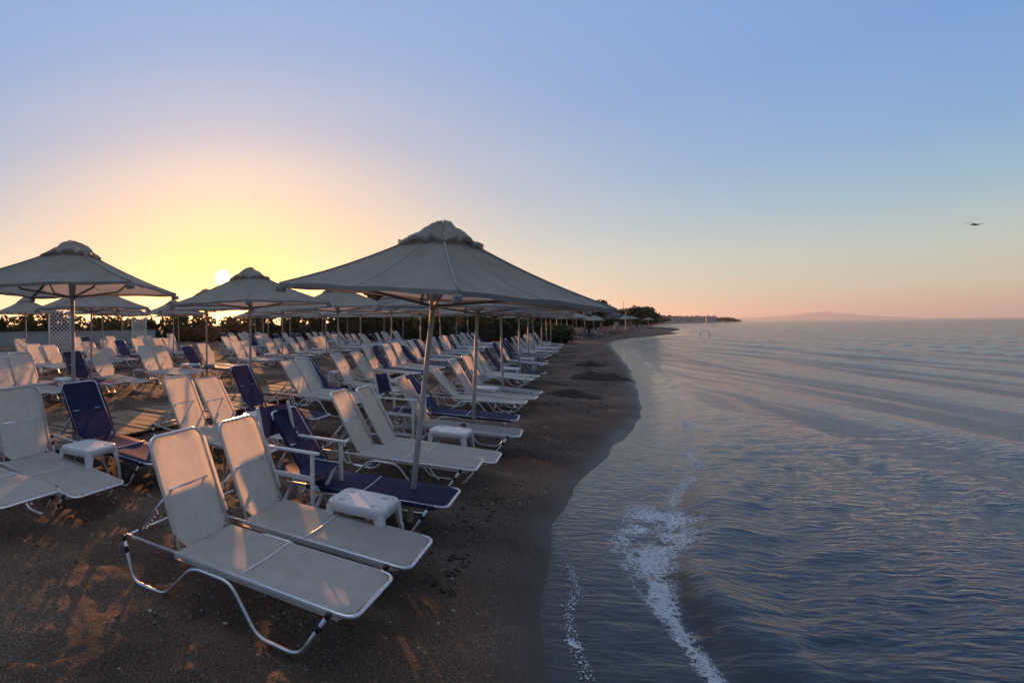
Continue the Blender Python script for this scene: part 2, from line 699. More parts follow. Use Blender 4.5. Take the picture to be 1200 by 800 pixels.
def ripples(x, y):
    z = np.zeros_like(x)
    for lam, sl, ang, ph in ((.16, .10, 78, .3), (.24, .11, 60, 1.9), (.35, .10, 88, 4.1), (.5, .08, 68, 2.2), (.30, .08, 35, 1.1)):
        a = R(ang)
        nx, ny = math.cos(a), -math.sin(a)
        q = (x * nx + y * ny) * 2 * math.pi / lam + ph + 5 * fbm(x * .5 / lam + ang, y * .5 / lam, 2)
        mod = np.clip(vnoise(x * .6 / lam + 3 * ang, y * .6 / lam) * 1.8 - .3, 0, 1.4)
        z += sl * lam / (2 * math.pi) * mod * np.sin(q)
    return z


def brk_d(u):
    """distance from the sand edge at which the little wave breaks"""
    return -.80 - .10 * np.sin(u * .9 + .4) - .05 * np.sin(u * 2.3)


def dens_patch(u, t):
    k = sstep(3.3, 4.2, u) * (1 - sstep(6.1, 7.0, u))
    wid = .035 + .30 * sstep(3.6, 6.0, u)
    tc_ = .04 + .10 * fbm(u * 2.2, u * 0 + 8.8, 3) + .05 * sstep(4, 6, u)
    e = np.clip(1 - np.abs(t - tc_) / wid, 0, 1)
    return k * np.clip(e * 1.5, 0, 1) * np.clip((fbm(u * 5, t * 8, 4) + .20) * 3.4, 0, 1)


def dens_line(u, t):
    k = sstep(2.0, 2.4, u) * (1 - sstep(3.6, 4.4, u)) + .34 * sstep(6.4, 7.0, u) * (1 - sstep(40, 60, u))
    return k * np.clip(1 - np.abs(t - .03) / (.05 + .006 * u), 0, 1) * np.clip((fbm(u * 2 + 7, t * 4, 3) + .05) * 5, 0, 1)


def foam_mask(u, t):
    return np.clip(np.maximum(dens_patch(u, t), dens_line(u, t)), 0, 1)


def water_z(x, y):
    d = inland(x, y)
    u, v = uv_of(x, y)
    r = np.hypot(x, y)
    far_ = sstep(7, 16, r)
    deep = sstep(.9 - .3 * far_, 4.6 - 2.6 * far_, -d) * (1 - far_ * .25)
    z = ZW + swell(x, y) * deep + ripples(x, y) * (.25 + .75 * sstep(.2, 1.6, -d)) * (1 - sstep(9, 16, r))
    # the breaking ridge, steep on its landward face
    b = brk_d(u)
    t = d - b
    act = sstep(3.2, 4.8, u) * (1 - .75 * sstep(7, 10, u)) * (1 - sstep(30, 70, u))
    h = .078 * (.7 + .6 * vnoise(u * .7 + 5, u * 0 + .5)) * act
    wob = .05 * fbm(u * 3, u * 0 + 4.4, 3)
    tt = t + wob
    ridge = np.where(tt > -.26, 1 - sstep(-.26, .05, tt), np.exp(-((tt + .26) / .26) ** 2))
    z = z + h * ridge
    fo = foam_mask(u, t)
    z = z + fo * (1 - sstep(12, 20, r)) * (.012 + .05 * np.clip(fbm(x * 7, y * 7, 4) + .15, 0, 1))
    g = ground_z(x, y)
    film = .006 * sstep(0, .35, -d) + .0018 - .06 * np.maximum(d, 0)
    return np.where(d > .02, g + film, np.maximum(z, g + film + ripples(x, y) * .32 * sstep(.03, .4, -d))), d


def water_material():
    m = bpy.data.materials.new('sea_water')
    m.use_nodes = True
    n, l = m.node_tree.nodes, m.node_tree.links
    n.remove(n['Principled BSDF'])
    tc = n.new('ShaderNodeTexCoord')
    mp = n.new('ShaderNodeMapping')
    mp.inputs['Rotation'].default_value = (0, 0, R(-12))
    mp.inputs['Scale'].default_value = (1.6, 5.6, 1)
    l.new(tc.outputs['Object'], mp.inputs['Vector'])
    t1 = n.new('ShaderNodeTexNoise')
    t1.inputs['Scale'].default_value = 3.0
    t1.inputs['Detail'].default_value = 5
    t1.inputs['Distortion'].default_value = .6
    l.new(mp.outputs[0], t1.inputs['Vector'])
    mp2 = n.new('ShaderNodeMapping')
    mp2.inputs['Rotation'].default_value = (0, 0, R(22))
    mp2.inputs['Scale'].default_value = (1.6, .35, 1)
    l.new(tc.outputs['Object'], mp2.inputs['Vector'])
    t2 = n.new('ShaderNodeTexNoise')
    t2.inputs['Scale'].default_value = .55
    t2.inputs['Detail'].default_value = 3
    l.new(mp2.outputs[0], t2.inputs['Vector'])
    a = n.new('ShaderNodeMath')
    a.operation = 'MULTIPLY_ADD'
    l.new(t2.outputs['Fac'], a.inputs[0])
    a.inputs[1].default_value = .8
    l.new(t1.outputs['Fac'], a.inputs[2])
    at = n.new('ShaderNodeAttribute')
    at.attribute_name = 'depth'
    st = n.new('ShaderNodeMapRange')
    st.inputs['To Min'].default_value = .13
    st.inputs['To Max'].default_value = .30
    l.new(at.outputs['Fac'], st.inputs['Value'])
    bp = n.new('ShaderNodeBump')
    bp.inputs['Distance'].default_value = .12
    l.new(st.outputs[0], bp.inputs['Strength'])
    l.new(a.outputs[0], bp.inputs['Height'])
    fr = n.new('ShaderNodeFresnel')
    fr.inputs['IOR'].default_value = 1.46
    l.new(bp.outputs[0], fr.inputs['Normal'])
    gl = n.new('ShaderNodeBsdfGlossy')
    gl.inputs['Roughness'].default_value = .06
    l.new(bp.outputs[0], gl.inputs['Normal'])
    tr = n.new('ShaderNodeBsdfTransparent')
    tr.inputs['Color'].default_value = (.80, .84, .86, 1)
    df = n.new('ShaderNodeBsdfDiffuse')
    df.inputs['Color'].default_value = (.008, .013, .030, 1)
    mx = n.new('ShaderNodeMixShader')
    l.new(at.outputs['Fac'], mx.inputs[0])
    l.new(tr.outputs[0], mx.inputs[1])
    l.new(df.outputs[0], mx.inputs[2])
    m2 = n.new('ShaderNodeMixShader')
    l.new(fr.outputs[0], m2.inputs[0])
    l.new(mx.outputs[0], m2.inputs[1])
    l.new(gl.outputs[0], m2.inputs[2])
    # broken white foam
    fa = n.new('ShaderNodeAttribute')
    fa.attribute_name = 'foam'
    fn = n.new('ShaderNodeTexNoise')
    fn.inputs['Scale'].default_value = 34
    fn.inputs['Detail'].default_value = 9
    fn.inputs['Roughness'].default_value = .72
    fn.inputs['Distortion'].default_value = 1.2
    l.new(tc.outputs['Object'], fn.inputs['Vector'])
    fs_ = fmath(n, 'MULTIPLY_ADD')
    l.new(fa.outputs['Fac'], fs_.inputs[0])
    fs_.inputs[1].default_value = .42
    l.new(fn.outputs['Fac'], fs_.inputs[2])
    fv = n.new('ShaderNodeTexVoronoi')
    fv.feature = 'DISTANCE_TO_EDGE'
    fv.inputs['Scale'].default_value = 19
    fdis = vmath(n, 'MULTIPLY_ADD')
    l.new(fn.outputs['Color'], fdis.inputs[0])
    fdis.inputs[1].default_value = (.07, .07, .07)
    l.new(tc.outputs['Object'], fdis.inputs[2])
    l.new(fdis.outputs[0], fv.inputs['Vector'])
    fl = n.new('ShaderNodeMapRange')
    fl.inputs['From Min'].default_value = 0
    fl.inputs['From Max'].default_value = .22
    fl.inputs['To Min'].default_value = .26
    fl.inputs['To Max'].default_value = -.06
    l.new(fv.outputs['Distance'], fl.inputs['Value'])
    flm = n.new('ShaderNodeMath')
    flm.operation = 'MULTIPLY_ADD'
    l.new(fl.outputs[0], flm.inputs[0])
    flm.inputs[1].default_value = 1.0
    l.new(fs_.outputs[0], flm.inputs[2])
    fm = n.new('ShaderNodeMapRange')
    fm.interpolation_type = 'SMOOTHSTEP'
    fm.inputs['From Min'].default_value = .66
    fm.inputs['From Max'].default_value = .96
    l.new(flm.outputs[0], fm.inputs['Value'])
    fb_ = n.new('ShaderNodeBump')
    fb_.inputs['Strength'].default_value = .9
    fb_.inputs['Distance'].default_value = .03
    l.new(fn.outputs['Fac'], fb_.inputs['Height'])
    fd = n.new('ShaderNodeBsdfDiffuse')
    fd.inputs['Color'].default_value = (.66, .68, .73, 1)
    l.new(fb_.outputs[0], fd.inputs['Normal'])
    fg = fmath(n, 'MULTIPLY', 6.0, True)
    l.new(fa.outputs['Fac'], fg.inputs[0])
    ff = fmath(n, 'MULTIPLY')
    l.new(fm.outputs[0], ff.inputs[0])
    l.new(fg.outputs[0], ff.inputs[1])
    m3 = n.new('ShaderNodeMixShader')
    l.new(ff.outputs[0], m3.inputs[0])
    l.new(m2.outputs[0], m3.inputs[1])
    l.new(fd.outputs[0], m3.inputs[2])
    l.new(m3.outputs[0], n['Material Output'].inputs['Surface'])
    return m


rs, an, WX, WY = polar(.8, 14000, .0075, 45, .03, (12, 100), .16, 5, full=False)
Dw0 = inland(WX, WY)
WZ, Dw = water_z(WX, WY)
q = quads(len(rs), len(an), False)
dv = Dw.ravel()
q = q[(dv[q].max(1) < .40)]
used, inv = np.unique(q, return_inverse=True)
V = np.stack([WX, WY, WZ], -1).reshape(-1, 3)[used]
wme = np_mesh('sea', V, inv.reshape(-1, 4), water_material())
uu_, vv_ = uv_of(WX.ravel()[used], WY.ravel()[used])
attr(wme, 'foam', foam_mask(uu_, dv[used] - brk_d(uu_)))
attr(wme, 'depth', sstep(.3, 2.6, -dv[used]) * .97)
sea = structure(link('sea', wme))


def wz(x, y):
    z, _ = water_z(np.array([x], float), np.array([y], float))
    return float(z[0])


# ---- distant island on the horizon
mb = MB()
rows = []
for k in range(7):
    f_ = k / 6
    row = []
    for j in range(61):
        px_ = 878 + (1100 - 878) * j / 60
        h_px = 1.2 + 7.8 * math.exp(-((px_ - 1000) / 34) ** 2) + 2.2 * math.exp(-((px_ - 935) / 40) ** 2) + 2.0 * math.exp(-((px_ - 1050) / 26) ** 2) + .5 * math.sin(j * 1.3)
        h_px *= min(1, (px_ - 876) / 18, (1102 - px_) / 18)
        base = PD(px_, 373, 8000)
        H = max(0, h_px) * 8000 / F
        row.append((base.x, 8000 + f_ * 900 + 60 * math.sin(j * .9 + k), -2 + H * math.sin(f_ * math.pi) ** .8))
    rows.append(row)
mb.grid(rows)
mountain = structure(mb.build('mountain', M_MOUNT))

# ------------------------------------------------------------------ directions of the beach furniture
S_DIR = Vector((.793, -.609, 0))      # lounger: from its back to its foot
YAW = math.atan2(S_DIR.y, S_DIR.x)


def rounded(path, rad, seg=5):
    """polyline with rounded inner corners"""
    path = [Vector(p) for p in path]
    out = [path[0]]
    for i in range(1, len(path) - 1):
        a, b, c = path[i - 1], path[i], path[i + 1]
        u, v = (a - b), (c - b)
        k = min(rad, u.length * .49, v.length * .49)
        p0, p1 = b + u.normalized() * k, b + v.normalized() * k
        for j in range(seg + 1):
            t = j / seg
            out.append(p0 * (1 - t) ** 2 + b * 2 * t * (1 - t) + p1 * t * t)
    out.append(path[-1])
    return out


# ------------------------------------------------------------------ sun lounger
LL, LW, LH, HINGE, BACK = 1.75, .297, .305, .50, .76      # length, half width, height, hinge from rear, back length


def sling(x0, x1, hw, z, ch0, ch1, sag, nx=14, lift=.014):
    """woven sheet wrapped over two side rails, corners cut at either end"""
    prof = [(-1.0, -.030), (-1.012, -.012), (-1.0, .006), (-.955, lift), (-.6, lift - sag * .55), (0, lift - sag),
            (.6, lift - sag * .55), (.955, lift), (1.0, .006), (1.012, -.012), (1.0, -.030)]
    rows = []
    xs = [x0 + (x1 - x0) * i / nx for i in range(nx + 1)]
    if ch0:
        xs.insert(1, x0 + ch0)
    if ch1:
        xs.insert(-1, x1 - ch1)
    xs = sorted(set(xs))
    for x in xs:
        w = hw
        cut = 0
        if ch0 and x < x0 + ch0 - 1e-6:
            cut = (x0 + ch0 - x)
        if ch1 and x > x1 - ch1 + 1e-6:
            cut = (x - x1 + ch1)
        w = hw - cut * .85
        k = .35 if cut else 1
        rows.append([(x, a * w, z + (b if b > -.005 else b * k)) for a, b in prof])
    return rows


def make_lounger(fabric, metal):
    root = empty('sun_lounger')
    # bed frame: one bent tube
    p = [(0, -LW + .012, LH), (LL, -LW + .012, LH), (LL, LW - .012, LH), (0, LW - .012, LH)]
    mb = MB().tube(rounded(p, .085, 7), .0125, 8)
    mb.tube([(.01, -LW + .012, LH), (.01, LW - .012, LH)], .011, 8)
    mb.tube([(HINGE + .05, -LW + .012, LH - .016), (HINGE + .05, LW - .012, LH - .016)], .010, 6)
    mb.build('bed_frame', metal, root)
    for sy in (-1, 1):
        y = sy * (LW + .012)
        path = [(-.005, y, LH + .002), (.095, y, .012), (.405, y, .012), (.655, y, LH - .038), (.965, y, LH - .038), (1.165, y, .012), (1.44, y, .012), (1.625, y, LH + .002)]
        cl = MB().tube(rounded(path, .075, 5), .0125, 8)
        for (a, b, t) in ((0, 1, .30), (7, 6, .34)):
            A, B = Vector(path[a]), Vector(path[b])
            c = A.lerp(B, t)
            dr = (B - A).normalized()
            cl.tube([c - dr * .022, c + dr * .022], .0165, 8, m=1)
            cl.tube([A - dr * .004, A + dr * .035], .0150, 8, m=1)
        cl.build('leg', [metal, M_BLACK], root)
    seat = MB().grid(sling(HINGE - .01, LL - .012, LW, LH, 0, .085, .012)).build('seat_fabric', fabric, root)
    sm = MB()
    xs_ = HINGE + .52
    sm.tube([(xs_, -LW + .01, LH + .016), (xs_, -LW * .5, LH + .011), (xs_, 0, LH + .006), (xs_, LW * .5, LH + .011), (xs_, LW - .01, LH + .016)], .0045, 6)
    sm.build('seam', M_WTUBE, seat)
    # back: pivots at the hinge
    b = [(0, -LW + .035, 0), (BACK, -LW + .035, 0), (BACK, LW - .035, 0), (0, LW - .035, 0)]
    bf = MB().tube(rounded(b, .085, 7), .0125, 8).build('back_frame', metal, root, (HINGE, 0, LH + .012))
    MB().grid(sling(.0, BACK - .004, LW - .022, 0, .11, .085, .016)).build('back_fabric', fabric, bf)
    st = MB()
    for sy in (-1, 1):
        st.tube([(0, sy * .20, 0), (1, sy * .17, 0)], .009, 6)
        st.box((.34, sy * .195, -.014), (.42, .016, .020))
        for k in range(5):
            st.box((.16 + .09 * k, sy * .195, -.032), (.022, .014, .018))
    st.tube([(1, -.2, 0), (1, .2, 0)], .009, 6)
    st.build('support_strut', metal, root, (.035, 0, LH + .012))
    register(root)
    return root


def set_back(made, proto, ang):
    """ang above the horizontal, leaning to the rear"""
    for ch in ALLKIDS[proto.name]:
        o = made[ch.name]
        if ch.name.startswith('back_frame'):
            o.rotation_euler = (0, -(math.pi - ang), 0)
        if ch.name.startswith('support_strut'):
            e = Vector((HINGE - math.cos(ang) * .40, 0, LH + .012 + math.sin(ang) * .40 - .012))
            s = Vector((.035, 0, LH + .012))
            dv_ = e - s
            o.scale = (dv_.length, 1, 1)
            o.rotation_euler = (0, -math.atan2(dv_.z, dv_.x), 0)


lounger_protos = {'white': make_lounger(M_WHITE_FAB, M_ALU), 'navy': make_lounger(M_BLUE_FAB, M_ALU)}
proto_used = {'white': False, 'navy': False}
N_LOUNGERS = [0]


def lounger(colour, foot, yaw, ang, label, group):
    """foot: world point under the middle of the foot end"""
    pr = lounger_protos[colour]
    if not proto_used[colour]:
        proto_used[colour] = True
        o, made = pr, {c.name: c for c in ALLKIDS[pr.name]}
    else:
        o, made = copy_tree(pr)
    d = Vector((math.cos(yaw), math.sin(yaw), 0))
    rear = Vector((foot[0], foot[1], 0)) - d * LL
    zr = gz(rear.x + d.x * .25, rear.y + d.y * .25)
    zf = gz(foot[0] - d.x * .45, foot[1] - d.y * .45)
    pitch = math.atan2(zf - zr, 1.05)
    o.location = (rear.x, rear.y, zr - .25 * math.tan(pitch) - .006)
    o.rotation_euler = Euler((0, -pitch, yaw))
    set_back(made, pr, R(ang))
    tag(o, label, 'sun lounger', group)
    N_LOUNGERS[0] += 1
    return o


# ------------------------------------------------------------------ parasol
U_R, U_EAVE, U_RISE = 1.50, 2.06, .50


def canopy_rows(R_, z0, rise, r_top, k, ns=9, nt=13, bow=.05, sag=.035):
    a0, a1 = R(45 + 90 * k), R(135 + 90 * k)
    A, B = Vector((math.cos(a0), math.sin(a0), 0)), Vector((math.cos(a1), math.sin(a1), 0))
    rows = []
    for i in range(ns + 1):
        s = i / ns
        rr = r_top + (R_ - r_top) * s
        zz = z0 + rise * (1 - s) - .035 * math.sin(math.pi * s)
        row = []
        for j in range(nt):
            t = j / (nt - 1)
            p = A.lerp(B, t) * rr
            w = 4 * t * (1 - t)
            p = p * (1 - bow * w * s)
            row.append((p.x, p.y, zz - sag * w * math.sin(math.pi * min(1, s * 1.0)) + .012 * w * s + .007 * w * math.sin(7 * t + 5 * s + 2 * k) + .005 * w * math.sin(17 * t - 4 * s + k)))
        rows.append(row)
    return rows


def make_parasol():
    root = empty('beach_parasol')
    H = U_EAVE + U_RISE
    pl = MB()
    pl.tube([(0, 0, -.25), (0, 0, 1.0), (0, 0, 1.02), (0, 0, H + .02)], [.027, .027, .024, .022], 12)
    pl.tube([(0, 0, 1.93), (0, 0, 2.14)], [.034, .044], 12)
    pl.build('pole', M_POLE, root)
    cn = MB()
    for k in range(4):
        cn.grid(canopy_rows(U_R, U_EAVE, U_RISE, .20, k))
    for k in range(4):
        ln_ = [Vector(r_[0]) + Vector((0, 0, .004)) for r_ in canopy_rows(U_R, U_EAVE, U_RISE, .20, k)]
        cn.tube(ln_, .009, 6, m=1)
        mid_ = [Vector(r_[6]) + Vector((0, 0, .001)) for r_ in canopy_rows(U_R, U_EAVE, U_RISE, .20, k)]
        cn.tube(mid_, .0045, 5, m=1)
    co = cn.build('canopy', [M_CANVAS, M_HEM], root)
    hm = MB()
    for k in range(4):
        top = canopy_rows(U_R, U_EAVE, U_RISE, .20, k)[-1]
        low = [(x * .995, y * .995, z - .035 - .006 * math.sin(i * 1.9 + k)) for i, (x, y, z) in enumerate(top)]
        hm.grid([top, low])
        c = Vector(top[0])
        o_ = c.normalized()
        hm.box(c * .985 + Vector((0, 0, -.022)), (.10, .055, .055), Matrix.Rotation(R(45 + 90 * k), 3, 'Z'), bev=.012)
    hm.build('hem', M_HEM, co)
    cp = MB()
    for k in range(4):
        rows = canopy_rows(.385, H - .045, .19, .015, k, ns=6, nt=11, bow=.08, sag=-.075)
        rows = [[(x, y, z + .032 * math.sin(j / 10 * math.pi) * (i / 6) ** 2 + .016 * math.sin(j * 1.7 + k * 2 + i) + .012 * math.sin(j * 2.9 - k + i * 1.3) * (i / 6)) for j, (x, y, z) in enumerate(r_)] for i, r_ in enumerate(rows)]
        cp.grid(rows)
        low = [(x * .97, y * .97, z - .03 - .008 * math.sin(i * 2 + k)) for i, (x, y, z) in enumerate(rows[-1])]
        cp.grid([rows[-1], low])
    cp.build('vent_cap', M_CANVAS, root)
    for k in range(4):
        a = R(45 + 90 * k)
        e = Vector((math.cos(a), math.sin(a), 0))
        pts = []
        for i in range(10):
            s = i / 9
            rr = .04 + (U_R * .985 - .04) * s
            sr = max(0, (rr - .20) / (U_R - .20))
            pts.append(e * rr + Vector((0, 0, U_EAVE + U_RISE * (1 - sr) - .035 * math.sin(math.pi * sr) - .028)))
        rb = MB().tube(pts, .014, 6).build('rib', M_RIB, root)
        q_ = pts[5]
        MB().tube([e * .035 + Vector((0, 0, 1.97)), e * (q_.length * .25) + Vector((0, 0, 2.06)), Vector(q_)], .013, 6).build('strut', M_RIB, rb)
    register(root)
    return root


parasol_proto = make_parasol()
parasol_first = [True]


def parasol(x, y, z, rot, lean=(0, 0), sc=1.0, label='', group=None):
    if parasol_first[0]:
        o, made = parasol_proto, None
        parasol_first[0] = False
    else:
        o, made = copy_tree(parasol_proto)
    o.location = (x, y, z)
    m = Matrix.Rotation(R(lean[0]), 3, 'Y') @ Matrix.Rotation(R(lean[1]), 3, 'X') @ Matrix.Rotation(R(rot), 3, 'Z')
    o.rotation_euler = m.to_euler()
    o.scale = (sc, sc, sc)
    tag(o, label, 'parasol', group)
    return o


# ------------------------------------------------------------------ plastic table
def rrect(hx, hy, r, n=5):
    out = []
    for (cx, cy, a0) in ((hx - r, hy - r, 0), (-hx + r, hy - r, 90), (-hx + r, -hy + r, 180), (hx - r, -hy + r, 270)):
        for k in range(n + 1):
            a = R(a0 + 90 * k / n)
            out.append((cx + r * math.cos(a), cy + r * math.sin(a)))
    return out


def make_table():
    root = empty('side_table')
    H, hx, hy = .42, .235, .20
    mb = MB()
    prof = [(.86, H - .004), (.95, H), (.985, H - .006), (1.0, H - .02), (1.01, H - .075), (.985, H - .077), (.975, H - .03), (.9, H - .02)]
    rows = []
    for s, z in prof:
        rows.append([(x * s, y * s, z) for x, y in rrect(hx, hy, .06)])
    mb.grid(rows, closed=True)
    # top sheet with four round cup wells
    holes = [(sx * .145, sy * .11) for sx in (-1, 1) for sy in (-1, 1)]
    n = 44
    vs, fs = [], []
    for i in range(n + 1):
        for j in range(n + 1):
            x, y = (-1 + 2 * i / n) * hx * .87, (-1 + 2 * j / n) * hy * .87
            m_ = max(abs(x) / (hx * .87), abs(y) / (hy * .87))
            k = 1 - .10 * (min(abs(x) / (hx * .87), abs(y) / (hy * .87)) ** 3)
            z = H - .004
            for hx_, hy_ in holes:
                dd = math.hypot(x - hx_, y - hy_)
                z -= .022 * (1 - min(1, max(0, (dd - .027) / .007)))
            vs.append((x * k, y * k, z))
    for i in range(n):
        for j in range(n):
            a = i * (n + 1) + j
            fs.append((a, a + n + 1, a + n + 2, a + 1))
    mb.add(vs, fs, 0, True)
    mb.build('tabletop', M_PLAST, root)
    for sx in (-1, 1):
        for sy in (-1, 1):
            L = MB()
            rows = []
            for (z, o_, w) in ((H - .03, 0, .085), (H - .10, .004, .062), (H - .2, .012, .048), (.2, .018, .042), (0, .03, .036)):
                x, y = sx * (hx - .004 + o_), sy * (hy - .004 + o_)
                t = .010
                rows.append([(x, y, z), (x - sx * w, y, z), (x - sx * w, y - sy * t, z), (x - sx * t, y - sy * t, z), (x - sx * t, y - sy * w, z), (x, y - sy * w, z)])
            L.grid(rows, closed=True, smooth=False)
            L.build('leg', M_PLAST, root)
    register(root)
    return root


table_proto = make_table()
table_first = [True]


def table(x, y, yaw, label, group):
    if table_first[0]:
        o = table_proto
        table_first[0] = False
    else:
        o, _ = copy_tree(table_proto)
    o.location = (x, y, gz(x, y) - .004)
    o.rotation_euler = (0, 0, yaw)
    return tag(o, label, 'side table', group)


# ------------------------------------------------------------------ folding chair
def make_chair():
    root = empty('folding_chair')
    # local: +x to the front, y across; arms at .66
    hw = .28
    for sy in (-1, 1):
        y = sy * hw
        f = MB()
        f.box((.235, y, .33), (.034, .026, .64), bev=.004)                                    # front post
        f.box((.0, y * 1.0, .43), (.50, .020, .045), bev=.004)                                # seat rail
        f.box((.0, y * 1.0, .14), (.50, .020, .045), bev=.004)                                # foot rail
        f.box((-.245, y, .36), (.034, .026, .68), Matrix.Rotation(R(-4), 3, 'Y'), bev=.004)  # rear post
        f.build('side_frame', M_PAINTW, root)
        MB().box((.0, y, .66), (.60, .055, .022), bev=.006).build('armrest', M_PAINTW, root)
        bp_ = MB().box((-.315, y * .97, .80), (.030, .024, .42), Matrix.Rotation(R(-12), 3, 'Y'), bev=.006)
        bp_.build('back_post', M_PAINTW, root)
    x_ = MB()
    for sx in (-.17, .17):
        for s in (-1, 1):
            a = math.atan2(.40, 2 * hw - .06)
            x_.box((sx + .012 * s, 0, .22), (.022, math.hypot(.40, 2 * hw - .06), .036), Matrix.Rotation(s * a, 3, 'X'), bev=.004)
    x_.build('cross_legs', M_PAINTW, root)
    rows = []
    for i in range(9):
        x = -.22 + .44 * i / 8
        rows.append([(x, -hw + 2 * hw * j / 8, .452 - .035 * math.sin(math.pi * j / 8)) for j in range(9)])
    MB().grid(rows).build('seat_fabric', M_BLUE_FAB, root)
    rows = []
    for i in range(9):
        t = i / 8
        z = .70 + .28 * t
        xb = -.315 - (z - .80) * math.tan(R(12))
        rows.append([(xb - .045 * math.sin(math.pi * j / 8) - .016, -hw + 2 * hw * j / 8, z) for j in range(9)])
    MB().grid(rows).build('back_fabric', M_BLUE_FAB, root)
    register(root)
    return root


# ------------------------------------------------------------------ place the furniture
ORD = ['first', 'second', 'third', 'fourth', 'fifth', 'sixth', 'seventh', 'eighth', 'ninth', 'tenth', 'eleventh', 'twelfth']
ROWN = ['front row', 'second row', 'third row', 'fourth row', 'fifth row', 'sixth row']
G_L = ['sun loungers of the ' + r_ for r_ in ROWN]
G_P = 'beach parasols in rows on the sand'
G_T = 'white plastic side tables'


def at_bed(x, y, z=0.0):
    return P(x, y, z + LH)


def yaw_px(deg=0):
    return YAW + R(deg)


front = [  # colour, foot pixel, yaw change, back angle, label
    ('white', (440, 697), 0, 67, 'white mesh sunbed lowest in the picture, nearest the viewer on bare pebbly sand'),
    ('white', (493, 641), 1.5, 67, 'white mesh sunbed between the nearest sunbed and the chair with armrests'),
    ('navy', (533, 584), 3, 57, 'navy sunbed stretched beside the pole of the nearest big parasol'),
    ('white', (562, 543), 3, 62, 'white sunbed just beyond the navy one at the nearest pole, first of a touching pair'),
    ('white', (583, 531), 3, 60, 'white sunbed touching the small table with the ashtray, second of a touching pair'),
    ('white', (610, 506), 4, 58, 'white sunbed behind the ashtray table, between it and a navy sunbed'),
    ('navy', (607, 488), 5, 50, 'navy sunbed between white ones just past the second front parasol pole'),
]
for c, fp, dy, an_, lb in front:
    f_ = at_bed(*fp)
    lounger(c, (f_.x, f_.y), yaw_px(dy), an_, lb, G_L[0])

front_poles = [(480, 611), (554, 516), (590, 470), (609, 445.5), (619.4, 431), (626.5, 423), (635, 417), (641, 412.5), (645.5, 409)]
fp_w = [P(x, y, .0) for x, y in front_poles]
second_poles = [(-2.29, 7.0), (.20, 9.05), (2.65, 13.4), (5.45, 18.2), (8.0, 22.4), (10.5, 26.4), (13.0, 30.4), (15.5, 34.4)]
third_poles = [(-3.48, 11.9), (-1.0, 15.6), (1.7, 20.2), (4.2, 24.4), (6.8, 28.5), (9.3, 32.6), (11.8, 36.6)]
fourth_poles = [(-4.75, 17.8), (-2.9, 22.3), (1.3, 26.5), (3.1, 30.6), (5.7, 34.6), (8.2, 38.4)]
fifth_poles = [(-8.5, 20.3), (-5.7, 24.6), (-3.4, 28.7), (1.1, 33.2), (2.1, 36.7)]

FRONT_LEAN = {0: (5.6, 3.5), 1: (2.0, 1.5), 2: (-1.2, 0), 3: (0, 0), 4: (0, 0), 5: (-2.5, 0), 6: (0, 0)}
plabel0 = ['large grey parasol leaning to the right above the nearest sunbeds',
           'grey parasol on the second pole of the front row, its edge under the nearest canopy']
for i, p in enumerate(fp_w):
    z = gz(p.x, p.y)
    lb = plabel0[i] if i < 2 else 'grey parasol, %s along the front row beside the water' % ORD[i]
    o_ = parasol(p.x, p.y, z, 30 if i == 0 else 32 + rnd.uniform(-6, 6), FRONT_LEAN.get(i, (rnd.uniform(-1.5, 1.5), 0)), .985, lb, G_P)
    if i == 0:
        o_.scale = (.935, .935, 1.0)

for ri, poles in ((1, second_poles), (2, third_poles), (3, fourth_poles), (4, fifth_poles)):
    for i, (x, y) in enumerate(poles):
        z = gz(x, y)
        rot = 36 + rnd.uniform(-9, 9)
        ln = (rnd.uniform(-1.4, 1.4), rnd.uniform(-1, 1))
        lb = 'grey parasol, %s along the %s from the water' % (ORD[i], ROWN[ri])
        if ri == 1 and i == 0:
            rot, ln = -5, (0, 0)
            lb = 'grey parasol at the left edge with a puffed cap and warm lit underside'
        if ri == 1 and i == 1:
            rot, ln = 42, (0, 0)
            lb = 'parasol in front of the setting sun, glowing along its edge'
        o_ = parasol(x, y, z, rot, ln, rnd.uniform(.96, 1.0) if ri > 1 else 1.0, lb, G_P)
        if ri == 1 and i == 0:
            o_.scale = (1.13, 1.13, 1.045)
        if ri == 1 and i == 1:
            o_.scale = (.95, .95, .985)

r_hat = Vector((.609, .793, 0))


def slot(px_, py_, r_, s_):
    v = Vector((px_, py_, 0)) + r_hat * r_ + S_DIR * s_
    return v.x, v.y


SLOTN = ['nearest', 'second', 'third', 'fourth', 'farthest']


def seat_set(ri, i, px_, py_, offs, colours, with_table=True, s0=.55, toff=-.68, angs=None):
    nm = '%s parasol of the %s' % (ORD[i], ROWN[ri])
    for k, (r_, c) in enumerate(zip(offs, colours)):
        f_ = slot(px_, py_, r_ + rnd.uniform(-.06, .06), s0 + rnd.uniform(-.12, .12))
        a = angs[k] if angs else rnd.choice((52, 55, 58, 60, 62, 56, 48))
        lounger(c, f_, yaw_px(rnd.uniform(-3, 4)), a, '%s sunbed, %s of %s around the %s' % (c, SLOTN[k] if k < len(offs) - 1 else 'farthest', {2: 'two', 3: 'three', 4: 'four', 5: 'five'}[len(offs)], nm), G_L[ri])
    if with_table:
        t = slot(px_, py_, toff, -.05 + rnd.uniform(-.15, .15))
        table(t[0], t[1], YAW + R(rnd.uniform(-8, 8)), 'white plastic table by the pole of the %s' % nm, G_T)


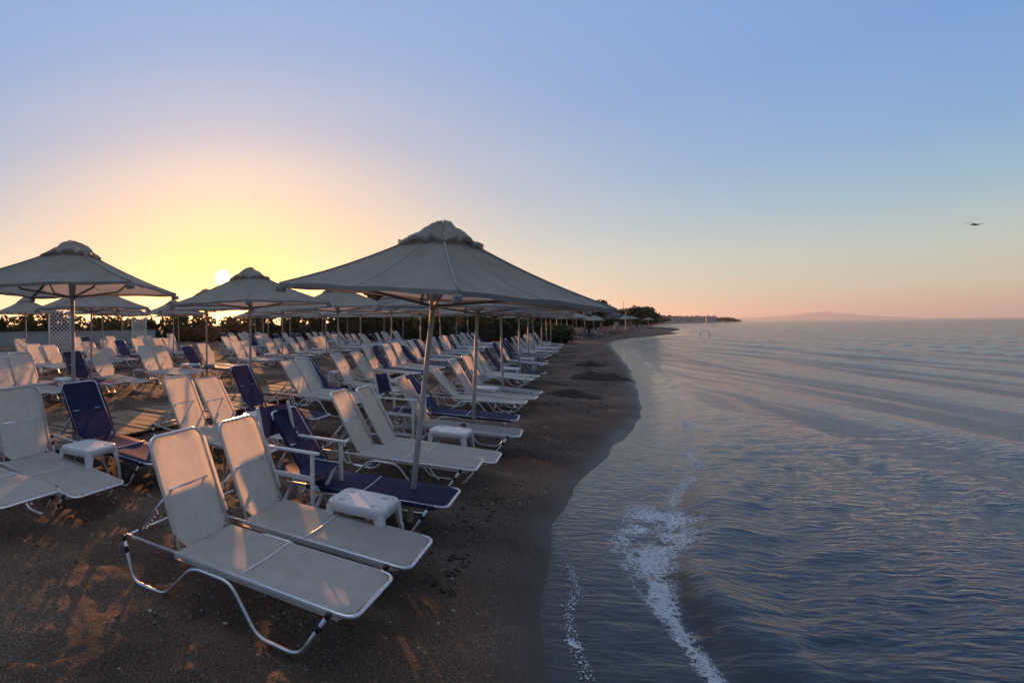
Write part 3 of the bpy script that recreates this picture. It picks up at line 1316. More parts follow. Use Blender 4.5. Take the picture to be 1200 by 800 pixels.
# front row beyond the hand-placed ones
for i in range(2, len(fp_w)):
    p = fp_w[i]
    cs = {2: ('white', 'white', 'white'), 3: ('white', 'white', 'navy'), 4: ('navy', 'white', 'navy')}.get(i, tuple(rnd.choice(('white', 'white', 'navy')) for _ in range(3)))
    seat_set(0, i, p.x, p.y, (-2.35, -1.7, -.35, .75)[:3] if i > 2 else (-2.0, -1.35, -.1), cs, toff=-.95, s0=.75)
# tables and chairs hand placed
t1 = P(426, 581, .42)
table(t1.x, t1.y, YAW, 'white plastic table with four cup holes between a white sunbed and the near pole', G_T)
t2 = P(528, 500, .42)
tb2 = table(t2.x, t2.y, YAW, 'white plastic table carrying a dark ashtray in front of the second front pole', G_T)
ash = MB()
prof = [(.0, 0), (.036, 0), (.042, .004), (.044, .03), (.038, .032), (.034, .012), (0, .010)]
ash.grid([[(r_ * math.cos(2 * math.pi * k / 20), r_ * math.sin(2 * math.pi * k / 20), z) for k in range(20)] for r_, z in prof], closed=True)
at_ = P(543, 496.5, .42)
tag(ash.build('ashtray', M_GLASS, None, (at_.x, at_.y, gz(t2.x, t2.y) + .42 - .006)), 'small dark round ashtray on the white plastic table', 'ashtray')

chair = make_chair()
ca, cb = P(373, 534, .66), P(407, 519, .66)
mid = (ca + cb) / 2
cc = mid - S_DIR * .30
chair.location = (cc.x, cc.y, gz(cc.x, cc.y))
chair.rotation_euler = (0, 0, YAW)
tag(chair, 'white wooden armchair with navy seat beside the nearest plastic table', 'chair', 'folding armchairs')
ch2, _ = copy_tree(chair)
ca, cb = P(486, 471, .66), P(506, 466, .66)
mid = (ca + cb) / 2
cc = mid - S_DIR * .30
ch2.location = (cc.x, cc.y, gz(cc.x, cc.y))
tag(ch2, 'white wooden armchair half hidden behind the pole of the big near parasol', 'chair', 'folding armchairs')

# second row, hand placed around the left parasol
for c, fp, zz, dy, a, lb in (
        ('white', (36, 588), .10, 0, 62, 'white sunbed at the left edge whose foot end lies lowest of its pair'),
        ('white', (117, 559), .12, 0, 66, 'white sunbed at the left edge reaching just in front of a small table'),
        ('navy', (198, 529), .15, 0, 56, 'navy sunbed behind the left table, its foot hidden by the nearest back')):
    f_ = at_bed(fp[0], fp[1], zz)
    lounger(c, (f_.x, f_.y), yaw_px(dy), a, lb, G_L[1])
t3 = P(104, 518.5, .56)
table(t3.x, t3.y, YAW + R(4), 'white plastic table at the foot of the left parasol pole', G_T)
for i, (x, y) in enumerate(second_poles):
    if i == 0:
        continue
    if i == 1:
        for c, f_, dy, a_, lb in (('white', (.34, 6.22), 0, 57, 'white sunbed right behind the two nearest backs, first of a pair by the boardwalk'),
                                  ('white', (.80, 6.76), 1, 57, 'white sunbed right behind the two nearest backs, second of a pair by the boardwalk'),
                                  ('navy', (1.28, 7.88), 1, 58, 'navy sunbed below the setting sun, left of the pole of the parasol before it')):
            lounger(c, f_, yaw_px(dy), a_, lb, G_L[1])
        t4 = P(306, 473, .62)
        table(t4.x, t4.y, YAW, 'white plastic table at the pole of the parasol in front of the sun', G_T)
        continue
    cs = ('white', 'white', 'navy', 'white', 'white') if i in (2, 4, 6) else ('white', 'navy', 'white', 'white', 'navy')
    seat_set(1, i, x, y, (-3.45, -2.85, -2.2, -1.25, -.35), cs, toff=.25, s0=2.1)
for i, (x, y) in enumerate(third_poles):
    seat_set(2, i, x, y, (-2.0, -1.35, .05, .75), ('white', 'white', rnd.choice(('navy', 'white', 'white')), 'white') if i else ('white', 'white', 'navy', 'white'), s0=.9)
lounger('white', slot(-6.0, 9.3, 1.1, .7), yaw_px(3), 60, 'white sunbed at the left edge, behind the left pair and across the boardwalk', G_L[2])
lounger('white', slot(-6.0, 9.3, .35, .7), yaw_px(0), 60, 'white sunbed cut by the left edge of the view, across the boardwalk', G_L[2])
lounger('white', slot(-6.0, 9.3, 2.6, .3), yaw_px(4), 57, 'white sunbed standing just behind the left parasol pole, across the boardwalk', G_L[2])
for i, (x, y) in enumerate(fourth_poles):
    seat_set(3, i, x, y, (-2.0, -1.3, .1, .8), tuple(rnd.choice(('white', 'white', 'white', 'navy')) for _ in range(4)), with_table=i < 4)
for i, (x, y) in enumerate(fifth_poles):
    seat_set(4, i, x, y, (-1.9, -1.2, .3), tuple(rnd.choice(('white', 'white', 'white', 'navy')) for _ in range(3)), with_table=i < 3)

# card tags hung on the nearest parasol
g_ = MB()
g_.box((.055, -.02, 1.93), (.004, .085, .11), Matrix.Rotation(R(-70), 3, 'Z'), bev=.001)
g_.tube([(.03, 0, 2.04), (.055, -.02, 1.985)], .003, 5)
g_.build('card_tag', M_CARD, parasol_proto)

# ------------------------------------------------------------------ boardwalk
bw = MB()
e0, e1 = P(29, 541, .16), P(182, 504.5, .18)
bd = (Vector((e1.x, e1.y, 0)) - Vector((e0.x, e0.y, 0))).normalized()
bn = Vector((-bd.y, bd.x, 0))
o0 = Vector((e0.x, e0.y, 0)) - bd * 4
npl = 105
for k in range(npl):
    c = o0 + bd * (k * .165) + bn * (.85 + rnd.uniform(-.015, .015))
    z = max(gz(c.x + bn.x * s_ * .6, c.y + bn.y * s_ * .6) for s_ in (-1, 0, 1)) + .012
    rot = Matrix.Rotation(math.atan2(bd.y, bd.x) + R(rnd.uniform(-.5, .5)), 3, 'Z') @ Matrix.Rotation(R(rnd.uniform(-1, 1)) , 3, 'X')
    bw.box((c.x, c.y, z), (.15, 1.7, .028), rot)
tag(bw.build('boardwalk', M_PLANK), 'worn wooden boardwalk lying on the sand between the first two rows', 'boardwalk')

print('loungers', N_LOUNGERS[0])

# ------------------------------------------------------------------ foliage
def leaf_cloud(clumps, n, size, seed, flat=.0, shell=.55):
    """clumps: (x,y,z, rx,ry,rz, weight); many small bent leaf faces spread through them"""
    rs_ = np.random.RandomState(seed)
    cl = np.array(clumps, float)
    w = cl[:, 6] / cl[:, 6].sum()
    idx = rs_.choice(len(cl), n, p=w)
    d = rs_.normal(size=(n, 3))
    d /= np.linalg.norm(d, axis=1)[:, None]
    rad = shell + (1 - shell) * rs_.rand(n) ** .6
    rad *= 1 + .22 * rs_.normal(size=n) * .6
    c = cl[idx, :3] + d * cl[idx, 3:6] * rad[:, None]
    a = rs_.normal(size=(n, 3))
    a[:, 2] *= (1 - flat)
    a /= np.linalg.norm(a, axis=1)[:, None]
    b = np.cross(a, rs_.normal(size=(n, 3)))
    b /= np.linalg.norm(b, axis=1)[:, None]
    s_ = size * (.55 + .9 * rs_.rand(n))[:, None]
    V = np.stack([c - a * s_, c + b * s_ * .45, c + a * s_, c - b * s_ * .45], 1).reshape(-1, 3)
    Fq = np.arange(4 * n).reshape(-1, 4)
    return V, Fq


def leaf_mesh(name, clumps, n, size, mats, seed, **k):
    V, Fq = leaf_cloud(clumps, n, size, seed, **k)
    mi = np.random.RandomState(seed + 1).randint(0, len(mats), n)
    return np_mesh(name, V, Fq, mats, mi, smooth=False)


# hedge behind the last row
hp = [(27.5, 42.5), (24, 43.8), (18, 45), (8, 45.5), (-4, 45), (-16, 43), (-36, 39), (-60, 33)]
cl = []
for (a, b) in zip(hp[:-1], hp[1:]):
    L = math.hypot(b[0] - a[0], b[1] - a[1])
    for k in range(int(L / .9)):
        t = (k + rnd.random()) / int(L / .9)
        x, y = a[0] + (b[0] - a[0]) * t, a[1] + (b[1] - a[1]) * t
        end = min(1, (27.8 - x) / 4.0)
        h = (2.0 + .8 * vnoise(np.array([x * .25]), np.array([y * .25]))[0]) * (.45 + .55 * max(0, end))
        z = gz(x, y)
        cl.append((x, y + rnd.uniform(-.6, .6), z + h * .30, 1.0, 1.2, h * .42, 1))
        cl.append((x + rnd.uniform(-.4, .4), y + rnd.uniform(-.8, .8), z + h * .72, .8, 1.0, h * .32, 1))
hd = empty('hedge', (8, 45, 0))
me = leaf_mesh('foliage', [(c[0] - 8, c[1] - 45) + c[2:] for c in cl], 34000, .21, [M_LEAF, M_LEAF, M_LEAF2], 5, shell=.35)
link('foliage', me, hd)
core = MB()  # solid lumps added inside the leaves to block the sun
for c in cl[::2]:
    rows = []
    for i in range(5):
        ph = math.pi * i / 4
        rows.append([(c[0] - 8 + .95 * c[3] * math.sin(ph) * math.cos(th * math.pi / 4), c[1] - 45 + .5 * c[4] * math.sin(ph) * math.sin(th * math.pi / 4), c[2] + c[5] * .9 * math.cos(ph)) for th in range(8)])
    core.grid(rows, closed=True)
co_ = core.build('sun_block_core', M_BARK, hd)
co_['kind'] = 'stuff'
tag(hd, 'long dark green hedge closing the beach behind the last row of parasols', 'hedge')


def tree(name, label, x, y, h, cw, ch, n, leaf, seed, mats, group=None, flat=0.0, trunk_h=.5, lobes=9):
    z = gz(x, y)
    root = empty(name, (x, y, z - .1))
    r2 = random.Random(seed)
    t = MB()
    th = h * trunk_h
    bend = [Vector((r2.uniform(-.12, .12) * k, r2.uniform(-.12, .12) * k, th * k / 4)) for k in range(5)]
    t.tube(bend, [h * .032 * (1 - .12 * k) for k in range(5)], 8)
    clumps = []
    for k in range(lobes):
        a = 2 * math.pi * k / lobes + r2.uniform(-.4, .4)
        rr = cw * .5 * math.sqrt(r2.random()) * .8
        zz = h - ch * r2.uniform(.12, .85)
        e = Vector((math.cos(a) * rr, math.sin(a) * rr, zz))
        m_ = bend[-1].lerp(e, .5) + Vector((0, 0, -.1 * h))
        t.tube([bend[-1] - Vector((0, 0, th * .12 * (k % 3))), m_, e], [h * .014, h * .010, h * .004], 6)
        clumps.append((e.x, e.y, e.z, cw * r2.uniform(.16, .27), cw * r2.uniform(.16, .27), ch * r2.uniform(.16, .27), 1))
    clumps.append((0, 0, h - ch * .5, cw * .28, cw * .28, ch * .3, 1.2))
    t.build('trunk', M_BARK, root)
    link('crown', leaf_mesh('crown', clumps, n, leaf, mats, seed, flat=flat, shell=.3), root)
    return tag(root, label, 'tree', group)


p_ = PD(449, 345, 49)
tree('pine_tree', 'dark flat topped pine showing between the near canopy and the parasols behind it', p_.x, 49, 5.3, 4.6, 2.1, 5200, .20, 21, [M_LEAF], flat=.6, trunk_h=.62, lobes=12)
for k, (px_, D, h, cw, lb) in enumerate(((634, 60, 3.9, 4.2, 'dark bushy tree behind the right tip of the second canopy'),
                                         (662, 63, 4.3, 5.0, 'broad dark tree straight behind the right tip of the near canopy'),
                                         (690, 68, 4.2, 4.6, 'dark tree filling the gap under the right corner of the near canopy'),
                                         (706, 92, 4.2, 5.5, 'low dark tree left of the watch tower'),
                                         (746, 128, 5.3, 9.5, 'rounded dark tree right of the watch tower'))):
    p_ = PD(px_, 370, D)
    tree('tree', lb, p_.x, p_.y, h, cw, h * .78, 4200, .24 * D / 62, 40 + k, [M_LEAF, M_LEAF2] if k % 2 else [M_LEAF], 'dark trees along the far beach', trunk_h=.4, lobes=11)

# far wood on the headland, plus a hidden sun-blocking stretch: one mass
cl = []
for px_ in np.arange(640, 866, 1.1):
    D = float(np.interp(px_, [640, 705, 760, 772, 785, 800, 866], [120, 150, 230, 330, 470, 560, 590]))
    top = float(np.interp(px_, [640, 700, 724, 745, 760, 800, 834, 842, 850, 856, 861, 866], [369, 368, 368, 367, 368.3, 369, 369.5, 371.5, 370.6, 371.3, 373.4, 374.6]))
    p_ = PD(px_, top, D)
    hh = max(.6, p_.z - 1.0) * rnd.uniform(.80, 1.06)
    u_, v_ = uv_of(p_.x, p_.y)
    off = 0
    for rep_ in range(2):
        q_ = PD(px_ + rnd.uniform(-1, 1), 375, D * rnd.uniform(1, 1.12))
        cl.append((q_.x, q_.y, .5 + hh * .5, D * .0042, D * .006, hh * .52, 1))
for px_ in np.arange(400, 640, 2.0):  # unseen taller stretch, added to keep low sun off the far sand
    D = 108 + 6 * math.sin(px_ * .05)
    p_ = PD(px_, 355 + 2.5 * math.sin(px_ * .09), D)
    hh = (p_.z - .4) * rnd.uniform(.85, 1.05)
    for rep_ in range(2):
        q_ = PD(px_ + rnd.uniform(-1, 1), 375, D * rnd.uniform(1, 1.05))
        cl.append((q_.x, q_.y, .4 + hh * (.3 + .4 * rep_), 1.0, 1.6, hh * .34, 1))
fw = leaf_mesh('far_wood', cl, 26000, 1.0, [M_FARLEAF], 77, shell=.1)
stuff(link('far_wood', fw), 'dark wooded shore running out to the headland, with an added hidden sun-blocking stretch', 'wood')

# houses on the headland
for k, (px_, w_px, h_px, D, lb) in enumerate(((760, 9, 4.2, 300, 'small pale house nearest this end of the wooded headland'),
                                              (777, 12, 5.2, 430, 'pale house at the inner end of the headland'),
                                              (792, 15, 5.6, 470, 'long white house left of the middle of the headland'),
                                              (807, 12, 4.6, 490, 'white house in the middle of the headland'),
                                              (819, 11, 6.0, 500, 'tall pale house right of the middle of the headland'),
                                              (833, 11, 5.0, 520, 'pale house near the tip of the headland'))):
    p_ = PD(px_, 375.5, D)
    rt = empty('house', (p_.x, p_.y, .3), R(-40))
    k_ = 1.35
    W, H = w_px * D / F / 1.3, h_px * D / F
    MB().box((0, 0, H * .5), (W, 8, H), bev=.05).build('wall', M_WALLW, rt)
    rf = MB()
    if k % 2 == 0:
        rf.box((0, 0, H + .2), (W + .8, 8.8, .4), bev=.05)
    else:
        rf.add([(-W / 2 - .5, -4.5, H + .01), (W / 2 + .5, -4.5, H + .01), (W / 2 + .5, 4.5, H + .01), (-W / 2 - .5, 4.5, H + .01), (-W / 2 - .3, 0, H + 1.5), (W / 2 + .3, 0, H + 1.5)],
               [(0, 1, 5, 4), (2, 3, 4, 5), (1, 2, 5), (3, 0, 4), (3, 2, 1, 0)])
    rf.build('roof', M_ROOF if k % 2 else M_CONC, rt)
    for j in range(4):
        MB().box((-W * .36 + W * .24 * j, -4.02, H * .55), (W * .11, .10, H * .34)).build('window', M_WIN, rt)
    tag(rt, lb, 'house', 'houses on the headland')

# ---- pale wall and trellis panels at the back left
wa, wb = PD(-60, 400, 37), PD(182, 400, 41)
wv = Vector((wb.x - wa.x, wb.y - wa.y, 0))
ang_ = math.atan2(wv.y, wv.x)
wl_ = empty('garden_wall', (wa.x, wa.y, .35), ang_)
MB().box((wv.length / 2, 0, .50), (wv.length, .22, 1.25), bev=.01).build('wall', M_CONC, wl_)
MB().box((wv.length / 2, 0, 1.165), (wv.length + .06, .30, .07), bev=.01).build('coping', M_CONC, wl_)
tag(wl_, 'low pale rendered wall at the back left in front of the hedge', 'wall')


def trellis(px_, D, top, w, yaw, label):
    p_ = PD(px_, 384, D)
    z = gz(p_.x, p_.y)
    H = CAM_H + (384.6 - top) * D / F - z
    rt = empty('trellis_panel', (p_.x, p_.y, z), yaw)
    fr_ = MB()
    for sx in (-1, 1):
        fr_.box((sx * (w / 2 - .03), 0, H / 2), (.06, .045, H), bev=.006)
    for zz in (.35, H - .03):
        fr_.box((0, 0, zz), (w - .122, .04, .06), bev=.006)
    fr_.build('frame', M_PAINTW, rt)
    lt = MB()
    x0, x1, z0, z1 = -w / 2 + .06, w / 2 - .06, .38, H - .06
    st = .21
    for sgn in (1, -1):
        k = -40
        while k < 60:
            c = k * st
            pts = []
            for x in (x0, x1):
                z_ = c + sgn * x
                if z0 <= z_ <= z1:
                    pts.append((x, z_))
            for z_ in (z0, z1):
                x = (z_ - c) * sgn
                if x0 < x < x1:
                    pts.append((x, z_))
            if len(pts) >= 2:
                a, b = pts[0], pts[-1]
                L = math.hypot(b[0] - a[0], b[1] - a[1])
                if L > .06:
                    lt.box(((a[0] + b[0]) / 2, sgn * .009, (a[1] + b[1]) / 2), (L, .012, .036), Matrix.Rotation(-math.atan2(b[1] - a[1], b[0] - a[0]), 3, 'Y'))
            k += 1
    lt.build('lattice', M_PAINTW, rt)
    return tag(rt, label, 'trellis', 'white trellis panels at the back of the beach')


trellis(70, 26, 362, 1.15, R(4), 'white diamond trellis panel seen beside the left parasol pole')
trellis(163, 29, 361, 1.15, R(-34), 'white diamond trellis panel turned edgewise, between the left parasol and the sun')

# ------------------------------------------------------------------ far beach: parasols, beds, people, tower
fp_ = MB()
fp_.tube([(0, 0, -.1), (0, 0, 2.5)], .03, 6, m=1)
for k in range(4):
    fp_.grid(canopy_rows(1.5, 2.05, .52, .03, k, ns=3, nt=5))
far_me = fp_.data('far_parasol', [M_CANVAS, M_POLE])
FARP = [(652, 47), (664, 49), (676, 50), (659, 55), (672, 57), (684, 57), (695, 58), (668, 64), (682, 65), (697, 66), (709, 67), (718, 68),
        (690, 74), (704, 75), (716, 76), (727, 78), (735, 80), (722, 90), (740, 92), (761, 112)]
lbs = ['small far parasol past the end of the hedge, %s counted outward from the viewer' % w for w in
       ('first second third fourth fifth sixth seventh eighth ninth tenth eleventh twelfth thirteenth fourteenth fifteenth sixteenth seventeenth eighteenth nineteenth'.split())]
for k, (px_, D) in enumerate(FARP):
    p_ = PD(px_ + rnd.uniform(-1.5, 1.5), 384, D)
    o = link('far_parasol', far_me)
    o.location = (p_.x, p_.y, gz(p_.x, p_.y) - .02)
    o.rotation_euler = (R(rnd.uniform(-2, 2)), R(rnd.uniform(-2, 2)), R(36 + rnd.uniform(-15, 15)))
    o.scale = (1, 1, rnd.uniform(.92, 1.04))
    tag(o, lbs[k] if k < 19 else 'lone small parasol standing apart at the far end of the beach', 'parasol', 'parasols of the far beach')
fb = MB()
fb.box((0, 0, .30), (1.25, .58, .04), bev=.01)
fb.box((-.78, 0, .56), (.70, .58, .035), Matrix.Rotation(R(55), 3, 'Y'), bev=.01)
for sx in (-.5, .5):
    for sy in (-.24, .24):
        fb.tube([(sx, sy, .28), (sx + .05, sy, -.02)], .02, 6)
bed_me = {c: fb.data('far_sunbed', m_) for c, m_ in (('navy', M_BLUE_FAB), ('white', M_WHITE_FAB), ('red', M_REDCLOTH))}
for k, (px_, D, c) in enumerate([(662, 48, 'navy'), (674, 49, 'white'), (686, 53, 'navy'), (696, 55, 'navy'), (706, 60, 'white'), (703, 64, 'navy'), (715, 64, 'navy'),
                                 (724, 70, 'red'), (731, 72, 'red'), (719, 73, 'red'), (738, 80, 'navy'), (745, 88, 'red'), (758, 105, 'navy')]):
    p_ = PD(px_, 384, D)
    o = link('far_sunbed', bed_me[c])
    o.location = (p_.x, p_.y, gz(p_.x, p_.y))
    o.rotation_euler = (0, 0, YAW + R(rnd.uniform(-12, 12)))
    n_ = sum(1 for q_ in [(662, 'navy'), (674, 'white'), (686, 'navy'), (696, 'navy'), (706, 'white'), (703, 'navy'), (715, 'navy'), (724, 'red'), (731, 'red'), (719, 'red'), (738, 'navy'), (745, 'red'), (758, 'navy')][:k + 1] if q_[1] == c)
    tag(o, '%s sunbed under the far cluster of parasols, %s of its colour from the viewer' % (c, ORD[n_ - 1]), 'sun lounger', 'sunbeds of the far beach')


def person(loc, yaw, label, shirt, seated=False):
    """standing figure: skinned skeleton, clothing and hair as children"""
    root = empty('person', loc, yaw)
    J = {'pelvis': (0, 0, .95, .13), 'waist': (0, 0, 1.08, .12), 'chest': (0, .01, 1.32, .145), 'neck': (0, 0, 1.48, .055), 'chin': (.0, -.02, 1.56, .065), 'head': (0, -.01, 1.66, .088), 'top': (0, 0, 1.74, .055)}
    E = [('pelvis', 'waist'), ('waist', 'chest'), ('chest', 'neck'), ('neck', 'chin'), ('chin', 'head'), ('head', 'top')]
    for s_, sx in (('l', -1), ('r', 1)):
        J.update({'sh' + s_: (.17 * sx, 0, 1.42, .06), 'el' + s_: (.23 * sx, .03, 1.15, .042), 'wr' + s_: (.22 * sx, -.06, .92, .030), 'ha' + s_: (.22 * sx, -.09, .84, .034),
                  'hi' + s_: (.09 * sx, 0, .88, .092), 'kn' + s_: (.10 * sx, -.03 + .05 * sx, .49, .060), 'an' + s_: (.11 * sx, .02 + .09 * sx, .09, .040), 'to' + s_: (.12 * sx, -.13 + .09 * sx, .035, .035)})
        E += [('chest', 'sh' + s_), ('sh' + s_, 'el' + s_), ('el' + s_, 'wr' + s_), ('wr' + s_, 'ha' + s_), ('pelvis', 'hi' + s_), ('hi' + s_, 'kn' + s_), ('kn' + s_, 'an' + s_), ('an' + s_, 'to' + s_)]
    names = list(J)
    me = bpy.data.meshes.new('body')
    me.from_pydata([J[n_][:3] for n_ in names], [(names.index(a), names.index(b)) for a, b in E], [])
    o = link('body', me, root)
    md = o.modifiers.new('skin', 'SKIN')
    for i, n_ in enumerate(names):
        me.skin_vertices[0].data[i].radius = (J[n_][3], J[n_][3])
        me.skin_vertices[0].data[i].use_root = (i == 0)
    o.modifiers.new('smooth', 'SUBSURF').levels = 1
    me.materials.append(M_SKIN)
    g = MB()
    rows = []
    for z, r_ in ((.84, .175), (.95, .17), (1.08, .15), (1.32, .185), (1.44, .15), (1.49, .075)):
        rows.append([(r_ * 1.15 * math.cos(t * math.pi / 6), r_ * .8 * math.sin(t * math.pi / 6), z) for t in range(12)])
    g.grid(rows, closed=True)
    g.build('shirt', shirt, root)
    h_ = MB()
    rows = [[(.102 * math.cos(t * math.pi / 6) * math.sin(p2), .012 + .108 * math.sin(t * math.pi / 6) * math.sin(p2), 1.67 + .105 * math.cos(p2)) for t in range(12)] for p2 in (.05, .5, 1.0, 1.5)]
    h_.grid(rows, closed=True)
    h_.build('hair', M_HAIR, root)
    return tag(root, label, 'person', 'people on the far beach')


for px_, D, yw, lb, sh in ((705, 62, .4, 'small distant person in red among the nearest far parasols', M_REDCLOTH), (722.5, 84, 2.4, 'tiny distant person in pale clothes below the watch tower', M_CARD),
                           (738, 86, -1.0, 'tiny distant person in red right of the watch tower', M_REDCLOTH)):
    p_ = PD(px_, 384, D)
    person((p_.x, p_.y, gz(p_.x, p_.y)), yw, lb, sh)

# watch tower
p_ = PD(727, 384, 96)
zt = gz(p_.x, p_.y)
wt = empty('watch_tower', (p_.x, p_.y, zt), R(-35))
for sx in (-1, 1):
    for sy in (-1, 1):
        MB().box((sx * .8, sy * .8, .95), (.12, .12, 2.1)).build('leg', M_PAINTW, wt)
MB().box((0, 0, 2.05), (2.0, 2.0, .10)).build('deck', M_PAINTW, wt)
cb_ = MB()
cb_.box((0, -.82, 2.45), (1.72, .06, .70))
cb_.box((0, .82, 2.45), (1.72, .06, .70))
for sx in (-1, 1):
    cb_.box((sx * .83, 0, 2.45), (.06, 1.575, .70))
    for sy in (-1, 1):
        cb_.box((sx * .83, sy * .82, 3.2), (.075, .075, .80))
cb_.build('cabin', M_PAINTW, wt)
rf = MB()
rf.add([(-1.35, -1.35, 3.602), (1.35, -1.35, 3.602), (1.35, 1.35, 3.602), (-1.35, 1.35, 3.602), (-.8, -.8, 3.86), (.8, -.8, 3.86), (.8, .8, 3.86), (-.8, .8, 3.86)],
       [(3, 2, 1, 0), (0, 1, 5, 4), (1, 2, 6, 5), (2, 3, 7, 6), (3, 0, 4, 7), (4, 5, 6, 7)])
rf.build('roof', M_ROOF, wt)
MB().tube([(.5, 0, 3.86), (.5, 0, 5.4)], .04, 6).build('mast', M_POLE, wt)
tag(wt, 'small watch tower on stilts with flat roof and mast on the far beach', 'tower')

# ------------------------------------------------------------------ in and over the water
p_ = P(826, 393.5, -.1)
rl = MB()
pts = [(-.42, 0, -.5)] + [(-.42 * math.cos(math.pi * k / 10), 0, .35 + .32 * math.sin(math.pi * k / 10)) for k in range(11)] + [(.42, 0, -.5)]
rl.tube(pts, .035, 8)
o = rl.build('arched_rail', M_ALU, None, (p_.x, p_.y, -.1))
o.rotation_euler = (0, 0, R(-30))
tag(o, 'thin arched metal rail standing in the shallow water far out', 'rail')


def bird(loc, span, bank, yaw, label):
    rt = empty('seabird', loc)
    rt.rotation_euler = Euler((bank, 0, yaw))
    b_ = MB()
    rows = []
    prof = [(-.30, .012), (-.22, .03), (-.08, .062), (.06, .066), (.15, .045), (.19, .040), (.235, .034), (.265, .014), (.31, .004)]
    for x, r_ in prof:
        rows.append([(x, r_ * math.cos(2 * math.pi * k / 10), r_ * .9 * math.sin(2 * math.pi * k / 10)) for k in range(10)])
    b_.grid(rows, closed=True)
    b_.add([(-.26, -.02, .005), (-.26, .02, .005), (-.42, .075, .0), (-.44, 0, .0), (-.42, -.075, .0), (-.26, 0, -.012)], [(0, 1, 2, 3, 4), (5, 4, 3), (5, 3, 2)])
    b_.build('body', M_BIRD, rt)
    for s_ in (-1, 1):
        rows = []
        for t in range(9):
            f_ = t / 8
            y = s_ * (.04 + f_ * span / 2)
            ch_ = .17 * (1 - f_ ** 2.2) + .02
            xc = .06 + .07 * math.sin(f_ * 2.2) - .22 * f_ ** 2
            z = .05 * math.sin(f_ * math.pi * .8) + .03
            rows.append([(xc + ch_ * .5, y, z), (xc + ch_ * .2, y, z + .016), (xc - ch_ * .5, y, z), (xc + ch_ * .2, y, z - .008)])
        MB().grid(rows, closed=True).build('wing', M_BIRD, rt)
    return tag(rt, label, 'bird', 'seabirds over the water')


p_ = PD(1142.5, 263.2, 36)
bird(p_, 1.0, R(14), R(-8), 'dark seabird banking above the sea at the right')
p_ = PD(1084, 345, 130)
bird(p_, 1.2, R(20), R(30), 'tiny far seabird low over the horizon')

# ------------------------------------------------------------------ scattered stones, seaweed, foam
ico = bmesh.new()
bmesh.ops.create_icosphere(ico, subdivisions=1, radius=1)
IV = np.array([v.co[:] for v in ico.verts])
IF = np.array([[v.index for v in f.verts] for f in ico.faces])
ico.free()


def blobs(name, C, S, mats, mi_each, seed, rough=.25):
    """C (n,3) centres, S (n,3) half sizes"""
    rs_ = np.random.RandomState(seed)
    n = len(C)
    a = rs_.rand(n) * 2 * np.pi
    V = IV[None] * (1 + rough * (rs_.rand(n, len(IV)) - .5)[..., None] * 2) * S[:, None, :]
    x = V[..., 0] * np.cos(a)[:, None] - V[..., 1] * np.sin(a)[:, None]
    y = V[..., 0] * np.sin(a)[:, None] + V[..., 1] * np.cos(a)[:, None]
    V = np.stack([x, y, V[..., 2]], -1) + C[:, None, :]
    Fq = (IF[None] + (np.arange(n) * len(IV))[:, None, None]).reshape(-1, 3)
    return np_mesh(name, V.reshape(-1, 3), Fq, mats, np.repeat(mi_each, len(IF)), smooth=True)


n = 52000
x = npr.uniform(-6, 5.5, n)
y = 1.6 + 9 * npr.rand(n) ** 1.5
keep = (inland(x, y) > .25) & (npr.rand(n) < np.clip((fbm(x * .8 + 3, y * .8, 3) + .12) * 3.2, .05, 1))
x, y = x[keep], y[keep]
keep = (x * .85 < y * 1.35) & (x > -y * .75)
x, y = x[keep], y[keep]
n = len(x)
s_ = .0032 + .012 * npr.rand(n) ** 3.5
S = np.stack([s_ * npr.uniform(.8, 1.6, n), s_, s_ * npr.uniform(.4, .75, n)], -1)
z = ground_z(x, y) + S[:, 2] * .25
mi = npr.choice(3, n, p=[.42, .12, .46])
stuff(link('pebbles', blobs('pebbles', np.stack([x, y, z], -1), S, M_STONE, mi, 3)), 'small pebbles and shell bits strewn over the dark sand', 'pebbles')

# dark dry seaweed strewn along the beach
n = 15000
u_ = 3.5 + 48 * npr.rand(n) ** 1.4
d_ = npr.uniform(.5, 5.0, n)
v_ = np.interp(u_, su, sv) - d_
x, y = u_ * E_AL[0] + v_ * E_SE[0], u_ * E_AL[1] + v_ * E_SE[1]
dens = np.clip((fbm(u_ * .45, d_ * 1.6, 4) + .02) * 6, 0, 1)
keep = npr.rand(n) < dens
x, y = x[keep], y[keep]
n = len(x)
L = npr.uniform(.008, .045, n) * (1 + .02 * np.hypot(x, y))
w = L * npr.uniform(.12, .3, n)
a = npr.rand(n) * np.pi
z = ground_z(x, y)
ca, sa = np.cos(a), np.sin(a)
V = np.stack([np.stack([x - ca * L, y - sa * L, z + .001], -1), np.stack([x + sa * w, y - ca * w, z + w * .5 + .003], -1),
              np.stack([x + ca * L, y + sa * L, z + .002], -1), np.stack([x - sa * w, y + ca * w, z + w * .8 + .003], -1)], 1).reshape(-1, 3)
stuff(link('seaweed_litter', np_mesh('seaweed_litter', V, np.arange(4 * n).reshape(-1, 4), M_WEED, smooth=False)), 'dark scraps of dried seaweed strewn along the sand beside the water', 'seaweed')


